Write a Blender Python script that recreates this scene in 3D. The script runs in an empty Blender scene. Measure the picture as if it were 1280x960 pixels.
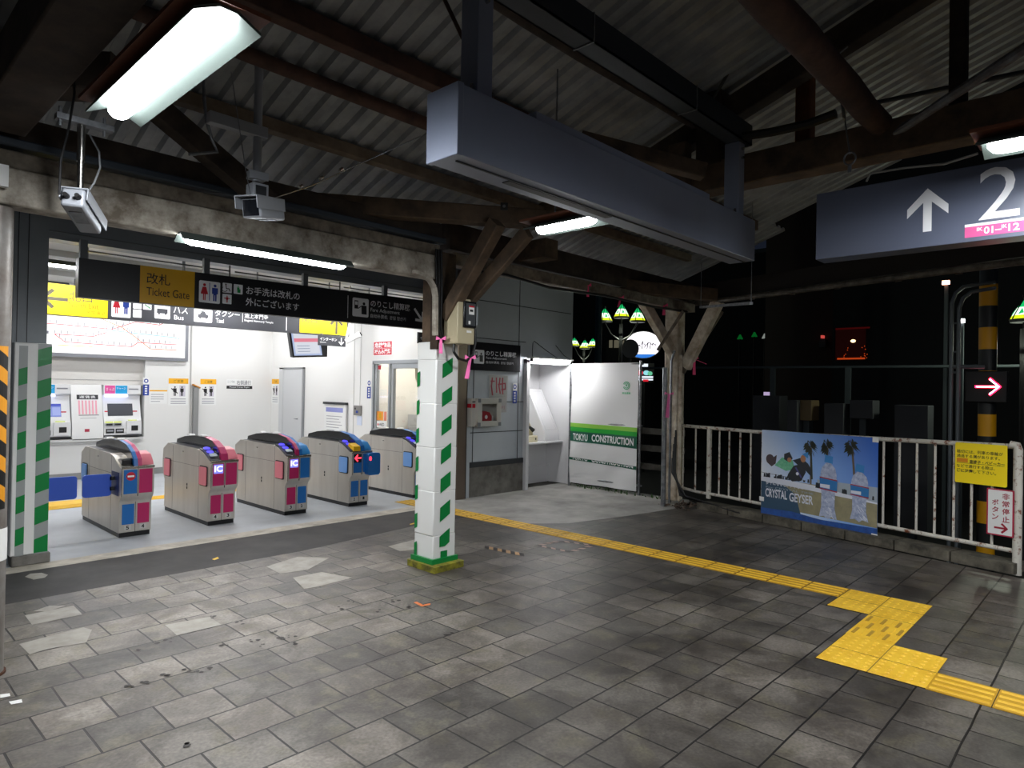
import bpy, math, random
from mathutils import Vector, Matrix
random.seed(7)
C = bpy.context.scene.collection
SC = bpy.context.scene

# ------------------------------------------------------------------ camera
FPX = 829.47                       # focal length in pixels of the 1280x960 frame
YAW, PITCH, ROLL = math.radians(43.346), math.radians(.4447), math.radians(1.0141)
EYE = Vector((0, 0, 1.65))
FW = Vector((math.cos(YAW)*math.cos(PITCH), math.sin(YAW)*math.cos(PITCH), math.sin(PITCH)))
_r = Vector((math.sin(YAW), -math.cos(YAW), 0)); _u = _r.cross(FW)
RT = math.cos(ROLL)*_r + math.sin(ROLL)*_u
UP = -math.sin(ROLL)*_r + math.cos(ROLL)*_u
cd = bpy.data.cameras.new('camera'); cam = bpy.data.objects.new('camera', cd); C.objects.link(cam)
cd.sensor_width = 36; cd.lens = FPX/1280*36; cd.clip_end = 400; cd.clip_start = .02
m = Matrix((RT, UP, -FW)).transposed().to_4x4(); m.translation = EYE
cam.matrix_world = m
SC.camera = cam
SC.view_settings.view_transform = 'Standard'; SC.view_settings.look = 'None'
SC.view_settings.gamma = 1; SC.view_settings.exposure = 1.12; SC.view_settings.use_curve_mapping = False

# ------------------------------------------------------------------ night sky
W = bpy.data.worlds.new('night'); SC.world = W; W.use_nodes = True
W.node_tree.nodes['Background'].inputs[0].default_value = (.006, .008, .014, 1)
W.node_tree.nodes['Background'].inputs[1].default_value = 0.5

LAMP = 46        # strength of the platform strip lamps
HALL = 32        # strength of the ticket hall lamps

# a survey of the place: where a line of sight meets a known wall, floor or fence
def ray(x, y): return FW + (x-640)/FPX*RT - (y-480)/FPX*UP
def onZ(x, y, h=0.0): d = ray(x, y); return EYE + d*((h-EYE.z)/d.z)
def onX(x, y, X): d = ray(x, y); return EYE + d*(X/d.x)
def onY(x, y, Y): d = ray(x, y); return EYE + d*(Y/d.y)
FP = Vector((7.87, .85, 0)); FD = Vector((.2465, .9691, 0)); FN = Vector((-.9691, .2465, 0))
def onF(x, y): d = ray(x, y); return EYE + d*((FP-EYE).dot(FN)/d.dot(FN))
def fpt(s, z, off=0): return FP + FD*s + Vector((0, 0, z)) + FN*off
def roofz(Y): return 3.42 - .34*(Y-4.8)

# ------------------------------------------------------------------ materials
def lin(c):
    if isinstance(c, str):
        c = c.lstrip('#'); c = c if len(c) == 6 else ''.join(k*2 for k in c); c = [int(c[i:i+2], 16)/255 for i in (0, 2, 4)]
        c = [v/12.92 if v <= .04045 else ((v+.055)/1.055)**2.4 for v in c]
    return (c[0], c[1], c[2], 1)
_M = {}
def mat(name, col, rough=.5, metal=0, emit=None, es=0, noise=None, nscale=6, bump=0, spec=None, alpha=None, stretch=None):
    if name in _M: return _M[name]
    m = bpy.data.materials.new(name); m.use_nodes = True; nt = m.node_tree; b = nt.nodes['Principled BSDF']
    b.inputs['Base Color'].default_value = lin(col); b.inputs['Roughness'].default_value = rough
    b.inputs['Metallic'].default_value = metal
    if spec is not None: b.inputs['Specular IOR Level'].default_value = spec
    if emit is not None:
        b.inputs['Emission Color'].default_value = lin(emit); b.inputs['Emission Strength'].default_value = es
    if noise is not None or bump:
        tc = nt.nodes.new('ShaderNodeTexCoord'); mp = nt.nodes.new('ShaderNodeMapping')
        nt.links.new(tc.outputs['Object'], mp.inputs[0])
        if stretch: mp.inputs['Scale'].default_value = stretch
        n = nt.nodes.new('ShaderNodeTexNoise'); n.inputs['Scale'].default_value = nscale
        n.inputs['Detail'].default_value = 6; n.inputs['Roughness'].default_value = .65
        nt.links.new(mp.outputs[0], n.inputs['Vector'])
        if noise is not None:
            cr = nt.nodes.new('ShaderNodeValToRGB')
            cr.color_ramp.elements[0].position = .35; cr.color_ramp.elements[1].position = .65
            cr.color_ramp.elements[0].color = lin(noise); cr.color_ramp.elements[1].color = lin(col)
            nt.links.new(n.outputs['Fac'], cr.inputs[0]); nt.links.new(cr.outputs[0], b.inputs['Base Color'])
        if bump:
            bp = nt.nodes.new('ShaderNodeBump'); bp.inputs['Strength'].default_value = bump; bp.inputs['Distance'].default_value = .01
            nt.links.new(n.outputs['Fac'], bp.inputs['Height']); nt.links.new(bp.outputs[0], b.inputs['Normal'])
    _M[name] = m; return m
def glow(name, col, s): return mat(name, '#000000', emit=col, es=s)
def glassm(name):
    if name in _M: return _M[name]
    m = bpy.data.materials.new(name); m.use_nodes = True; nt = m.node_tree; nt.nodes.clear()
    o = nt.nodes.new('ShaderNodeOutputMaterial'); mx = nt.nodes.new('ShaderNodeMixShader')
    t = nt.nodes.new('ShaderNodeBsdfTransparent'); g = nt.nodes.new('ShaderNodeBsdfGlossy'); g.inputs['Roughness'].default_value = .03
    f = nt.nodes.new('ShaderNodeValue'); f.outputs[0].default_value = .07
    nt.links.new(f.outputs[0], mx.inputs[0]); nt.links.new(t.outputs[0], mx.inputs[1]); nt.links.new(g.outputs[0], mx.inputs[2])
    nt.links.new(mx.outputs[0], o.inputs[0]); _M[name] = m; return m

def paver_mat():
    m = bpy.data.materials.new('concrete pavers'); m.use_nodes = True; nt = m.node_tree; b = nt.nodes['Principled BSDF']; L = nt.links.new
    tc = nt.nodes.new('ShaderNodeTexCoord'); mp = nt.nodes.new('ShaderNodeMapping')
    mp.inputs['Location'].default_value = (-2.152+.305*60, -.607+.3039*40, 0)
    L(tc.outputs['Object'], mp.inputs[0])
    wob = nt.nodes.new('ShaderNodeTexNoise'); wob.inputs['Scale'].default_value = 2.2; wob.inputs['Detail'].default_value = 4
    L(tc.outputs['Object'], wob.inputs['Vector'])
    ws = nt.nodes.new('ShaderNodeVectorMath'); ws.operation = 'MULTIPLY_ADD'; ws.inputs[1].default_value = (.014, .014, 0)
    L(wob.outputs['Color'], ws.inputs[0]); L(mp.outputs[0], ws.inputs[2])
    br = nt.nodes.new('ShaderNodeTexBrick'); br.offset = .5; br.squash = 1
    br.inputs['Scale'].default_value = 1; br.inputs['Mortar Size'].default_value = .0058; br.inputs['Mortar Smooth'].default_value = .25
    br.inputs['Brick Width'].default_value = .305; br.inputs['Row Height'].default_value = .3039
    br.inputs['Color1'].default_value = lin('#6a6763'); br.inputs['Color2'].default_value = lin('#97918a')
    br.inputs['Mortar'].default_value = lin('#241f1b')
    L(ws.outputs[0], br.inputs['Vector'])
    # dirt: broad stains, mossy middles, fine grain
    n1 = nt.nodes.new('ShaderNodeTexNoise'); n1.inputs['Scale'].default_value = 1.1; n1.inputs['Detail'].default_value = 7; n1.inputs['Roughness'].default_value = .6
    L(tc.outputs['Object'], n1.inputs['Vector'])
    r1 = nt.nodes.new('ShaderNodeValToRGB'); e = r1.color_ramp.elements; e[0].position = .40; e[0].color = (.42, .40, .385, 1); e[1].position = .60; e[1].color = (1.08, 1.06, 1.02, 1)
    L(n1.outputs['Fac'], r1.inputs[0])
    mx = nt.nodes.new('ShaderNodeMix'); mx.data_type = 'RGBA'; mx.blend_type = 'MULTIPLY'; mx.inputs[0].default_value = 1
    L(br.outputs['Color'], mx.inputs[6]); L(r1.outputs[0], mx.inputs[7])
    n2 = nt.nodes.new('ShaderNodeTexNoise'); n2.inputs['Scale'].default_value = 5.5; n2.inputs['Detail'].default_value = 5
    L(tc.outputs['Object'], n2.inputs['Vector'])
    r2 = nt.nodes.new('ShaderNodeValToRGB'); e = r2.color_ramp.elements; e[0].position = .52; e[0].color = (0, 0, 0, 1); e[1].position = .66; e[1].color = (.55, .55, .55, 1)
    L(n2.outputs['Fac'], r2.inputs[0])
    m2 = nt.nodes.new('ShaderNodeMix'); m2.data_type = 'RGBA'; L(r2.outputs[0], m2.inputs[0]); L(mx.outputs[2], m2.inputs[6]); m2.inputs[7].default_value = lin('#7a7460')
    n3 = nt.nodes.new('ShaderNodeTexNoise'); n3.inputs['Scale'].default_value = 60; n3.inputs['Detail'].default_value = 4
    L(tc.outputs['Object'], n3.inputs['Vector'])
    r3 = nt.nodes.new('ShaderNodeValToRGB'); e = r3.color_ramp.elements; e[0].position = .3; e[0].color = (.72, .72, .72, 1); e[1].position = .7; e[1].color = (1.15, 1.15, 1.15, 1)
    L(n3.outputs['Fac'], r3.inputs[0])
    n4 = nt.nodes.new('ShaderNodeTexNoise'); n4.inputs['Scale'].default_value = 2.6; n4.inputs['Detail'].default_value = 9; n4.inputs['Roughness'].default_value = .7; n4.inputs['Distortion'].default_value = .6
    L(tc.outputs['Object'], n4.inputs['Vector'])
    r4 = nt.nodes.new('ShaderNodeValToRGB'); e = r4.color_ramp.elements; e[0].position = .43; e[0].color = (.62, .595, .57, 1); e[1].position = .56; e[1].color = (1.04, 1.03, 1.01, 1)
    L(n4.outputs['Fac'], r4.inputs[0])
    m6 = nt.nodes.new('ShaderNodeMix'); m6.data_type = 'RGBA'; m6.blend_type = 'MULTIPLY'; m6.inputs[0].default_value = 1
    L(m2.outputs[2], m6.inputs[6]); L(r4.outputs[0], m6.inputs[7]); m2 = m6
    m3 = nt.nodes.new('ShaderNodeMix'); m3.data_type = 'RGBA'; m3.blend_type = 'MULTIPLY'; m3.inputs[0].default_value = 1
    L(m2.outputs[2], m3.inputs[6]); L(r3.outputs[0], m3.inputs[7])
    # joints again on top of the dirt
    m4 = nt.nodes.new('ShaderNodeMix'); m4.data_type = 'RGBA'; L(br.outputs['Fac'], m4.inputs[0]); L(m3.outputs[2], m4.inputs[6]); m4.inputs[7].default_value = lin('#1d1916')
    # paver colour gets darker to the right, paler towards the gates, broken by noise
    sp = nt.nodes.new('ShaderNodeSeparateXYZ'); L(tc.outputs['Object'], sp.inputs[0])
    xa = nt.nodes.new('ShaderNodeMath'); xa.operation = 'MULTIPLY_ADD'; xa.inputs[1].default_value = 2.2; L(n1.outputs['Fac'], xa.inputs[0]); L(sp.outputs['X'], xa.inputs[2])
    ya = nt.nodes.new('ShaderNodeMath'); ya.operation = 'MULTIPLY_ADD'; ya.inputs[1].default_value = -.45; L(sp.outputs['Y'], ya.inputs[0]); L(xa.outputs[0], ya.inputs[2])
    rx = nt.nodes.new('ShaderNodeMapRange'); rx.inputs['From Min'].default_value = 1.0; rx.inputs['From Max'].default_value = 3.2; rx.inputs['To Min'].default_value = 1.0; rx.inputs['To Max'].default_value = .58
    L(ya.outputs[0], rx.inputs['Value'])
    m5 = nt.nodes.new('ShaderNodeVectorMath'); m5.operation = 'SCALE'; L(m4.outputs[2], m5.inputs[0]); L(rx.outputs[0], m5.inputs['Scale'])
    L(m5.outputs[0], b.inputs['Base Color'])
    rr = nt.nodes.new('ShaderNodeMapRange'); rr.inputs['To Min'].default_value = .34; rr.inputs['To Max'].default_value = .62
    L(n1.outputs['Fac'], rr.inputs['Value']); L(rr.outputs[0], b.inputs['Roughness'])
    bp = nt.nodes.new('ShaderNodeBump'); bp.inputs['Strength'].default_value = .6; bp.inputs['Distance'].default_value = .004; bp.invert = True
    ad = nt.nodes.new('ShaderNodeMath'); ad.operation = 'MULTIPLY_ADD'; ad.inputs[1].default_value = .25
    L(n3.outputs['Fac'], ad.inputs[0]); L(br.outputs['Fac'], ad.inputs[2])
    L(ad.outputs[0], bp.inputs['Height']); L(bp.outputs[0], b.inputs['Normal'])
    return m

WHITE = mat('white paint', '#e4e4e2', .45); HWALL = mat('hall white wall', '#e2e1de', .55)
BLACK = mat('black plastic', '#0b0b0d', .4); DKGREY = mat('dark grey', '#26282b', .5)
STEEL = mat('stainless steel', '#cbc6bd', .34, .55, noise='#b9b3aa', nscale=3, stretch=(1, 1, .15))
STEELL = mat('bright steel trim', '#b9b6b0', .25, 1)
GALV = mat('galvanised steel', '#9a9ca0', .4, .7, noise='#6f7276', nscale=12)
SIGNBOX = mat('grey steel box', '#8a92a6', .34, .2, noise='#868ea2', nscale=5)
SIGNBLK = mat('sign black', '#101118', .45); SIGNYEL = mat('sign yellow', '#d8a400', .45)
SGREY = mat('sign lettering grey', '#f0f1f6', .5); SWHITE = mat('sign lettering white', '#f2f2f2', .5)
INK = mat('ink black', '#121212', .6); RED = mat('sign red', '#c0142a', .5); BLUE = mat('sign blue', '#1f3f9a', .5); GREEN = mat('sign green', '#0c9a4a', .5)
WOOD = mat('old brown timber', '#65523f', .8, noise='#3d3126', nscale=5, bump=.4, stretch=(1, 1, 1))
WOODR = mat('reddish timber', '#5e4236', .8, noise='#3e2b24', nscale=6, bump=.4)
WOODD = mat('dark timber', '#453930', .85, noise='#2a221d', nscale=5, bump=.4)
PEEL = mat('peeling white paint on timber', '#c2bbae', .7, noise='#6f6456', nscale=6, bump=.5)
PEEL2 = mat('dirty painted timber', '#8f8576', .75, noise='#594e42', nscale=8, bump=.5)
RUSTW = mat('rusty white paint', '#cfcbc0', .6, noise='#7a452a', nscale=16)
RUSTW.node_tree.nodes['Color Ramp'].color_ramp.elements[0].position = .36; RUSTW.node_tree.nodes['Color Ramp'].color_ramp.elements[1].position = .46
CONC = mat('old concrete', '#7d7a74', .8, noise='#55524c', nscale=4, bump=.3)
CONCF = mat('smooth concrete screed', '#b3b1ac', .6, noise='#86847f', nscale=1.6, bump=.1)
HALLF = mat('grey hall flooring', '#b3b7bb', .5, noise='#a0a4a8', nscale=1.2)
ASPH = mat('dark asphalt', '#3b3937', .7, noise='#2a2827', nscale=3, bump=.3)
BEIGE = mat('worn mortar strip', '#c6beb0', .7, noise='#9c9588', nscale=5)
YTAC = mat('yellow tactile paving', '#ecc038', .55, noise='#d8a828', nscale=5)
PANEL = mat('grey wall cladding', '#b9c0c6', .5, noise='#b3bac0', nscale=2)
FRAMEM = mat('dark grey steel frame', '#858b90', .5, noise='#7e8489', nscale=3)
PAPER = mat('white paper', '#e9e9e7', .7); PAPERB = mat('pale blue paper', '#cfd8ea', .7)
VINYL = mat('white vinyl tape', '#e9e9e6', .42); GTAPE = mat('green tape', '#05803c', .35); GREYTAPE = mat('translucent grey tape', '#9fa3a2', .3)
PINK = mat('pink ribbon', '#f26fb0', .5); REDB = mat('dark pink ribbon', '#f0407c', .5)
CABLE = mat('black cable', '#0c0c0e', .45)
SILVERP = mat('silver grey paint', '#a7abb2', .4, .2)
CREAM = mat('cream enamel', '#b8ad8e', .45); CREAMP = mat('cream plastic', '#d8cfb0', .4)

# ------------------------------------------------------------------ mesh helpers
class Pl:
    def __init__(s, o, u, v):
        s.o = Vector(o); s.u = Vector(u).normalized(); s.v = Vector(v).normalized(); s.n = s.u.cross(s.v)
    def at(s, a, b, d=0): return s.o + s.u*a + s.v*b + s.n*d
def PY(x, y, z): return Pl((x, y, z), (1, 0, 0), (0, 0, 1))          # faces -Y
def PX(x, y, z): return Pl((x, y, z), (0, -1, 0), (0, 0, 1))         # faces -X
def PF(s, z, off=.0): return Pl(fpt(s, z, off), -FD, (0, 0, 1))      # on the fence, facing the platform
_txt = {}
def text_geo(s, bold=0):
    k = (s, bold)
    if k not in _txt:
        cu = bpy.data.curves.new('t', 'FONT'); cu.body = s; cu.size = 1; cu.resolution_u = 3; cu.offset = bold
        o = bpy.data.objects.new('t', cu); C.objects.link(o)
        dg = bpy.context.evaluated_depsgraph_get(); me = o.evaluated_get(dg).to_mesh()
        vs = [(v.co.x, v.co.y) for v in me.vertices]; fs = [tuple(p.vertices) for p in me.polygons]
        o.evaluated_get(dg).to_mesh_clear(); bpy.data.objects.remove(o); bpy.data.curves.remove(cu)
        _txt[k] = (vs, fs)
    return _txt[k]
WL = {}
def wloc(o):
    return WL.get(o.name, Vector((0, 0, 0))) if o else Vector((0, 0, 0))
class MB:
    def __init__(s): s.v = []; s.f = []; s.mi = []; s.m = []
    def _m(s, m):
        if m not in s.m: s.m.append(m)
        return s.m.index(m)
    def face(s, pts, m): b = len(s.v); s.v += [Vector(p) for p in pts]; s.f.append(tuple(range(b, b+len(pts)))); s.mi.append(s._m(m)); return s
    def mesh(s, vs, fs, m):
        b = len(s.v); s.v += [Vector(p) for p in vs]; k = s._m(m)
        for f in fs: s.f.append(tuple(b+i for i in f)); s.mi.append(k)
        return s
    def box(s, x0, x1, y0, y1, z0, z1, m):
        vs = [(x, y, z) for x in (x0, x1) for y in (y0, y1) for z in (z0, z1)]
        return s.mesh(vs, [(0, 1, 3, 2), (4, 6, 7, 5), (0, 4, 5, 1), (2, 3, 7, 6), (0, 2, 6, 4), (1, 5, 7, 3)], m)
    def ext(s, pts, vec, m, m2=None):
        n = len(pts); pts = [Vector(p) for p in pts]; q = [p+Vector(vec) for p in pts]
        s.mesh(pts+q, [tuple(reversed(range(n))), tuple(range(n, 2*n))], m2 or m)
        return s.mesh(pts+q, [(i, (i+1) % n, n+(i+1) % n, n+i) for i in range(n)], m)
    def bar(s, p0, p1, w, h, m, up=(0, 0, 1)):
        p0 = Vector(p0); p1 = Vector(p1); d = (p1-p0).normalized(); sd = d.cross(Vector(up))
        if sd.length < 1e-4: sd = d.cross(Vector((1, 0, 0)))
        sd.normalize(); u = sd.cross(d)
        return s.ext([p0+sd*(w/2)+u*(h/2), p0-sd*(w/2)+u*(h/2), p0-sd*(w/2)-u*(h/2), p0+sd*(w/2)-u*(h/2)], p1-p0, m)
    def tube(s, pts, r, m, seg=10, cap=True):
        pts = [Vector(p) for p in pts]; rs = r if isinstance(r, (list, tuple)) else [r]*len(pts); vs = []; fs = []
        d0 = (pts[1]-pts[0]).normalized(); a = d0.cross(Vector((0, 0, 1)))
        if a.length < 1e-3: a = Vector((1, 0, 0))
        a.normalize()
        for i, p in enumerate(pts):
            d = (pts[min(i+1, len(pts)-1)]-pts[max(i-1, 0)]).normalized(); a = (a-d*a.dot(d)).normalized(); b = d.cross(a)
            for k in range(seg):
                t = 2*math.pi*k/seg; vs.append(p+(a*math.cos(t)+b*math.sin(t))*rs[i])
        for i in range(len(pts)-1):
            for k in range(seg): fs.append((i*seg+k, i*seg+(k+1) % seg, (i+1)*seg+(k+1) % seg, (i+1)*seg+k))
        if cap: fs += [tuple(reversed(range(seg))), tuple(range((len(pts)-1)*seg, len(pts)*seg))]
        return s.mesh(vs, fs, m)
    def log(s, p0, p1, r0, r1, m, wob=.15, n=9, seg=12):
        p0 = Vector(p0); p1 = Vector(p1); pts = []; rs = []
        for i in range(n):
            t = i/(n-1); o = Vector((random.uniform(-1, 1), random.uniform(-1, 1), random.uniform(-1, 1)))*r0*wob
            if i in (0, n-1): o *= 0
            pts.append(p0.lerp(p1, t)+o); rs.append((r0+(r1-r0)*t)*random.uniform(.94, 1.06))
        return s.tube(pts, rs, m, seg)
    def rect(s, pl, a0, b0, a1, b1, d, m): return s.face([pl.at(a0, b0, d), pl.at(a1, b0, d), pl.at(a1, b1, d), pl.at(a0, b1, d)], m)
    def poly(s, pl, pts, d, m): return s.face([pl.at(a, b, d) for a, b in pts], m)
    def disc(s, pl, a, b, ra, rb, d, m, n=20): return s.poly(pl, [(a+ra*math.cos(2*math.pi*i/n), b+rb*math.sin(2*math.pi*i/n)) for i in range(n)], d, m)
    def slab(s, pl, pts, d0, d1, m, m2=None): return s.ext([pl.at(a, b, d0) for a, b in pts], pl.n*(d1-d0), m, m2)
    def text(s, pl, t, a0, b0, a1, b1, d, m, bold=0):
        vs, fs = text_geo(t, bold)
        if not vs: return s
        x0 = min(v[0] for v in vs); x1 = max(v[0] for v in vs); y0 = min(v[1] for v in vs); y1 = max(v[1] for v in vs)
        return s.mesh([pl.at(a0+(v[0]-x0)/(x1-x0+1e-9)*(a1-a0), b0+(v[1]-y0)/(y1-y0+1e-9)*(b1-b0), d) for v in vs], fs, m)
    def line(s, pl, pts, w, d, m):
        for (a0, b0), (a1, b1) in zip(pts[:-1], pts[1:]):
            L = math.hypot(a1-a0, b1-b0) or 1e-6; nx, ny = -(b1-b0)/L*w/2, (a1-a0)/L*w/2; ex, ey = (a1-a0)/L*w*.3, (b1-b0)/L*w*.3
            s.poly(pl, [(a0-nx-ex, b0-ny-ey), (a1-nx+ex, b1-ny+ey), (a1+nx+ex, b1+ny+ey), (a0+nx-ex, b0+ny-ey)], d, m)
        return s
    def person(s, pl, a, b, h, m, d, dress=False):
        s.disc(pl, a, b+h*.9, h*.085, h*.085, d, m, 12)
        if dress: s.poly(pl, [(a-h*.1, b+h*.78), (a+h*.1, b+h*.78), (a+h*.2, b+h*.42), (a+h*.2, b+h*.36), (a-h*.2, b+h*.36), (a-h*.2, b+h*.42)], d, m); s.rect(pl, a-h*.07, b, a-h*.015, b+h*.36, d, m); s.rect(pl, a+h*.015, b, a+h*.07, b+h*.36, d, m)
        else: s.poly(pl, [(a-h*.17, b+h*.78), (a+h*.17, b+h*.78), (a+h*.17, b+h*.42), (a+h*.1, b+h*.42), (a+h*.1, b), (a+h*.015, b), (a+h*.015, b+h*.35), (a-h*.015, b+h*.35), (a-h*.015, b), (a-h*.1, b), (a-h*.1, b+h*.42), (a-h*.17, b+h*.42)], d, m)
        return s
    def build(s, name, parent=None, label=None, cat=None, group=None, kind=None, bevel=0, origin=None, smooth=True):
        if parent is not None: off = wloc(parent); loc = Vector((0, 0, 0)); w = off
        else:
            if origin is None:
                xs = [v.x for v in s.v]; ys = [v.y for v in s.v]; zs = [v.z for v in s.v]
                origin = ((min(xs)+max(xs))/2, (min(ys)+max(ys))/2, min(zs))
            off = Vector(origin); loc = off; w = off
        me = bpy.data.meshes.new(name); me.from_pydata([tuple(v-off) for v in s.v], [], s.f)
        for m_ in s.m: me.materials.append(m_)
        me.polygons.foreach_set('material_index', s.mi)
        if smooth:
            me.polygons.foreach_set('use_smooth', [True]*len(me.polygons)); me.update(); me.set_sharp_from_angle(angle=math.radians(32))
        me.update()
        o = bpy.data.objects.new(name, me); C.objects.link(o); o.location = loc
        if parent is not None: o.parent = parent
        WL[o.name] = w
        if bevel:
            b = o.modifiers.new('bevel', 'BEVEL'); b.width = bevel; b.segments = 2; b.limit_method = 'ANGLE'; b.angle_limit = math.radians(40)
        tag(o, label, cat, group, kind); return o
def tag(o, label=None, cat=None, group=None, kind=None):
    for k, v in (('label', label), ('category', cat), ('group', group), ('kind', kind)):
        if v: o[k] = v
    return o
def T(name, label, cat, loc, group=None):
    o = bpy.data.objects.new(name, None); C.objects.link(o); o.location = loc; o.empty_display_size = .1; WL[o.name] = Vector(loc)
    return tag(o, label, cat, group)
# ------------------------------------------------------------------ floors
ex = (-.27, -.963)
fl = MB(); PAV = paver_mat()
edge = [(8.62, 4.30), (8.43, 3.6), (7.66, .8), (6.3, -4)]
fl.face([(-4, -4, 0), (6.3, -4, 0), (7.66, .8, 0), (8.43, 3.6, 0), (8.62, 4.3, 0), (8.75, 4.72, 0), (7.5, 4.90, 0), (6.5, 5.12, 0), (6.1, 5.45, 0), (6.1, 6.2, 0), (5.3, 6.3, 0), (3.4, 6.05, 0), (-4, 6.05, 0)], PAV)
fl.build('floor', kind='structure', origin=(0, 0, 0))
f2 = MB(); f2.face([(-4, 6.05, 0), (3.4, 6.05, 0), (5.3, 6.3, 0), (6.1, 6.2, 0), (6.1, 6.95, 0), (5.6, 7.05, 0), (-4, 6.9, 0)], ASPH)
f2.build('floor', kind='structure', origin=(0, 0, 0))
f3 = MB(); f3.face([(6.1, 5.45, 0), (6.5, 5.12, 0), (7.5, 4.9, 0), (8.75, 4.72, 0), (9.3, 5.0, 0), (9.3, 7.45, 0), (5.75, 7.45, 0), (6.1, 6.95, 0)], CONCF)
f3.build('floor', kind='structure', origin=(0, 0, 0))
f4 = MB(); f4.face([(-4, 7.12, 0), (5.8, 7.3, 0), (5.75, 7.45, 0), (6.65, 7.45, 0), (6.65, 13.6, 0), (-4, 13.6, 0)], HALLF)
f4.build('floor', kind='structure', origin=(0, 0, 0))
f5 = MB(); f5.face([(-4, 6.9, 0), (5.6, 7.05, 0), (6.1, 6.95, 0), (5.75, 7.45, 0), (5.8, 7.3, 0), (-4, 7.12, 0)], BEIGE)
f5.build('floor', kind='structure', origin=(0, 0, 0))
# pale repairs and stains in the paving
pt = MB(); PATCH = mat('pale repair mortar', '#a8a39a', .6, noise='#8f8a80', nscale=7); DKP = mat('dark tile', '#55534f', .5); OIL = mat('spots of old gum', '#2b2623', .6)
for pxs in ([(31, 721), (38, 717), (52, 716), (60, 718.5), (56, 722), (42, 724.5)], [(31, 769), (92, 757), (103, 768), (40, 781)], [(24, 805), (104, 784), (115, 787), (108, 803), (60, 811), (37, 818)],
            [(206, 781), (262, 771), (277, 781), (221, 794)], [(366, 722), (402, 715), (440, 722), (398, 733), (380, 736)], [(333, 708), (372, 696), (412, 697), (385, 712), (350, 717)],
            [(485, 683), (520, 674), (532, 676), (528, 686), (500, 689)], [(41, 764), (62, 757), (82, 757), (60, 764)]):
    pt.face([onZ(x, y, .0025) for x, y in pxs], PATCH)
pt.build('repair_mortar', label='irregular pale mortar repairs in the paving at the left', cat='floor repair', kind='stuff')
gm = MB()
for (x, y) in ((281, 807), (268, 772), (300, 778), (232, 838), (247, 840), (180, 852), (162, 856), (318, 800), (340, 790), (352, 797), (365, 795), (370, 805), (328, 806), (426, 760), (440, 752), (470, 764), (495, 752), (512, 757), (560, 792), (210, 800), (192, 803), (170, 812), (258, 836), (205, 845), (235, 930)):
    for k in range(3):
        p = onZ(x+random.uniform(-5, 5), y+random.uniform(-2, 2), .003); r = random.uniform(.006, .018)
        gm.face([p+Vector((math.cos(t)*r*random.uniform(.7, 1.3), math.sin(t)*r, 0)) for t in [i*math.pi/4 for i in range(8)]], OIL)
gm.build('gum_spots', label='scatter of old dark gum spots on the paving', cat='stain', kind='stuff')

# tactile paving
def tac_strip(y0, y1, x0, label, bars_along='y', x1=None):
    mb = MB(); x1 = x1 or x0+.3
    mb.box(x0, x1, y0, y1, 0, .004, mat('tactile base yellow', '#b98d1a', .6))
    n = max(1, round((y1-y0)/.3)); st = (y1-y0)/n
    for i in range(n):
        a = y0+i*st+.012; b = y0+(i+1)*st-.012
        for k in range(4):
            xc = x0+.0375+k*.075
            mb.ext([(xc-.014, a, .004), (xc+.014, a, .004), (xc+.009, a, .009), (xc-.009, a, .009)], (0, b-a, 0), YTAC)
        mb.box(x0, x1, y0+i*st-.0025, y0+i*st+.0025, 0, .0045, mat('tile joint', '#3a2f1a', .8))
    return mb.build('tactile_guide_strip', label=label, cat='tactile paving')
def tac_dots(rects, label):
    mb = MB()
    for x0, x1, y0, y1 in rects:
        mb.box(x0+.001, x1-.001, y0+.001, y1-.001, 0, .004, YTAC)
        nx = round((x1-x0)/.06); ny = round((y1-y0)/.06)
        for i in range(nx):
            for j in range(ny):
                cx = x0+(i+.5)*(x1-x0)/nx; cy = y0+(j+.5)*(y1-y0)/ny
                v = [(cx+r*math.cos(t), cy+r*math.sin(t), z) for r, z in ((.017, .004), (.010, .009)) for t in [k*math.pi/4 for k in range(8)]]
                mb.mesh(v, [(k, (k+1) % 8, 8+(k+1) % 8, 8+k) for k in range(8)]+[tuple(range(8, 16))], YTAC)
    J = mat('tile joint', '#3a2f1a', .8)
    for x0, x1, y0, y1 in rects:
        mb.box(x0, x0+.004, y0, y1, 0, .0046, J); mb.box(x0, x1, y1-.004, y1, 0, .0046, J)
    return mb.build('tactile_warning_blocks', label=label, cat='tactile paving')
tac_strip(1.765, 7.75, 5.80, 'long ridged yellow guide strip running from the gates past the post')
tac_strip(-2.8, .86, 4.35, 'ridged yellow guide strip leaving at the right edge of the photo')
t1 = .2917
tac_dots([(5.50, 5.80, 1.46, 1.765), (5.80, 6.10, 1.46, 1.765), (5.50, 5.80, 1.165, 1.46), (5.80, 6.10, 1.165, 1.46)], 'yellow dotted warning blocks where the long guide strip ends')
tac_dots([(4.64, 4.95, 1.165, 1.46), (4.35, 4.64, 1.165, 1.46), (4.64, 4.95, .86, 1.165), (4.35, 4.64, .86, 1.165)],
         'yellow dotted warning blocks starting the guide strip at the right edge')
mb = MB()
mb.box(4.95, 5.50, 1.165, 1.46, 0, .004, YTAC)
BR = mat('brown worn tactile bars', '#a8842c', .6)
for k in range(6):
    for q in range(3):
        yc = 1.19+k*.048; xa = 5.0+q*.165
        mb.ext([(xa, yc-.012, .004), (xa, yc+.012, .004), (xa, yc+.008, .009), (xa, yc-.008, .009)], (.13, 0, 0), BR if (k+q) % 2 else YTAC)
mb.build('tactile_guide_tiles', label='two worn barred yellow tiles joining the dotted blocks', cat='tactile paving')
tac_strip(8.9, 9.2, 0, 'x') if False else None
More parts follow.
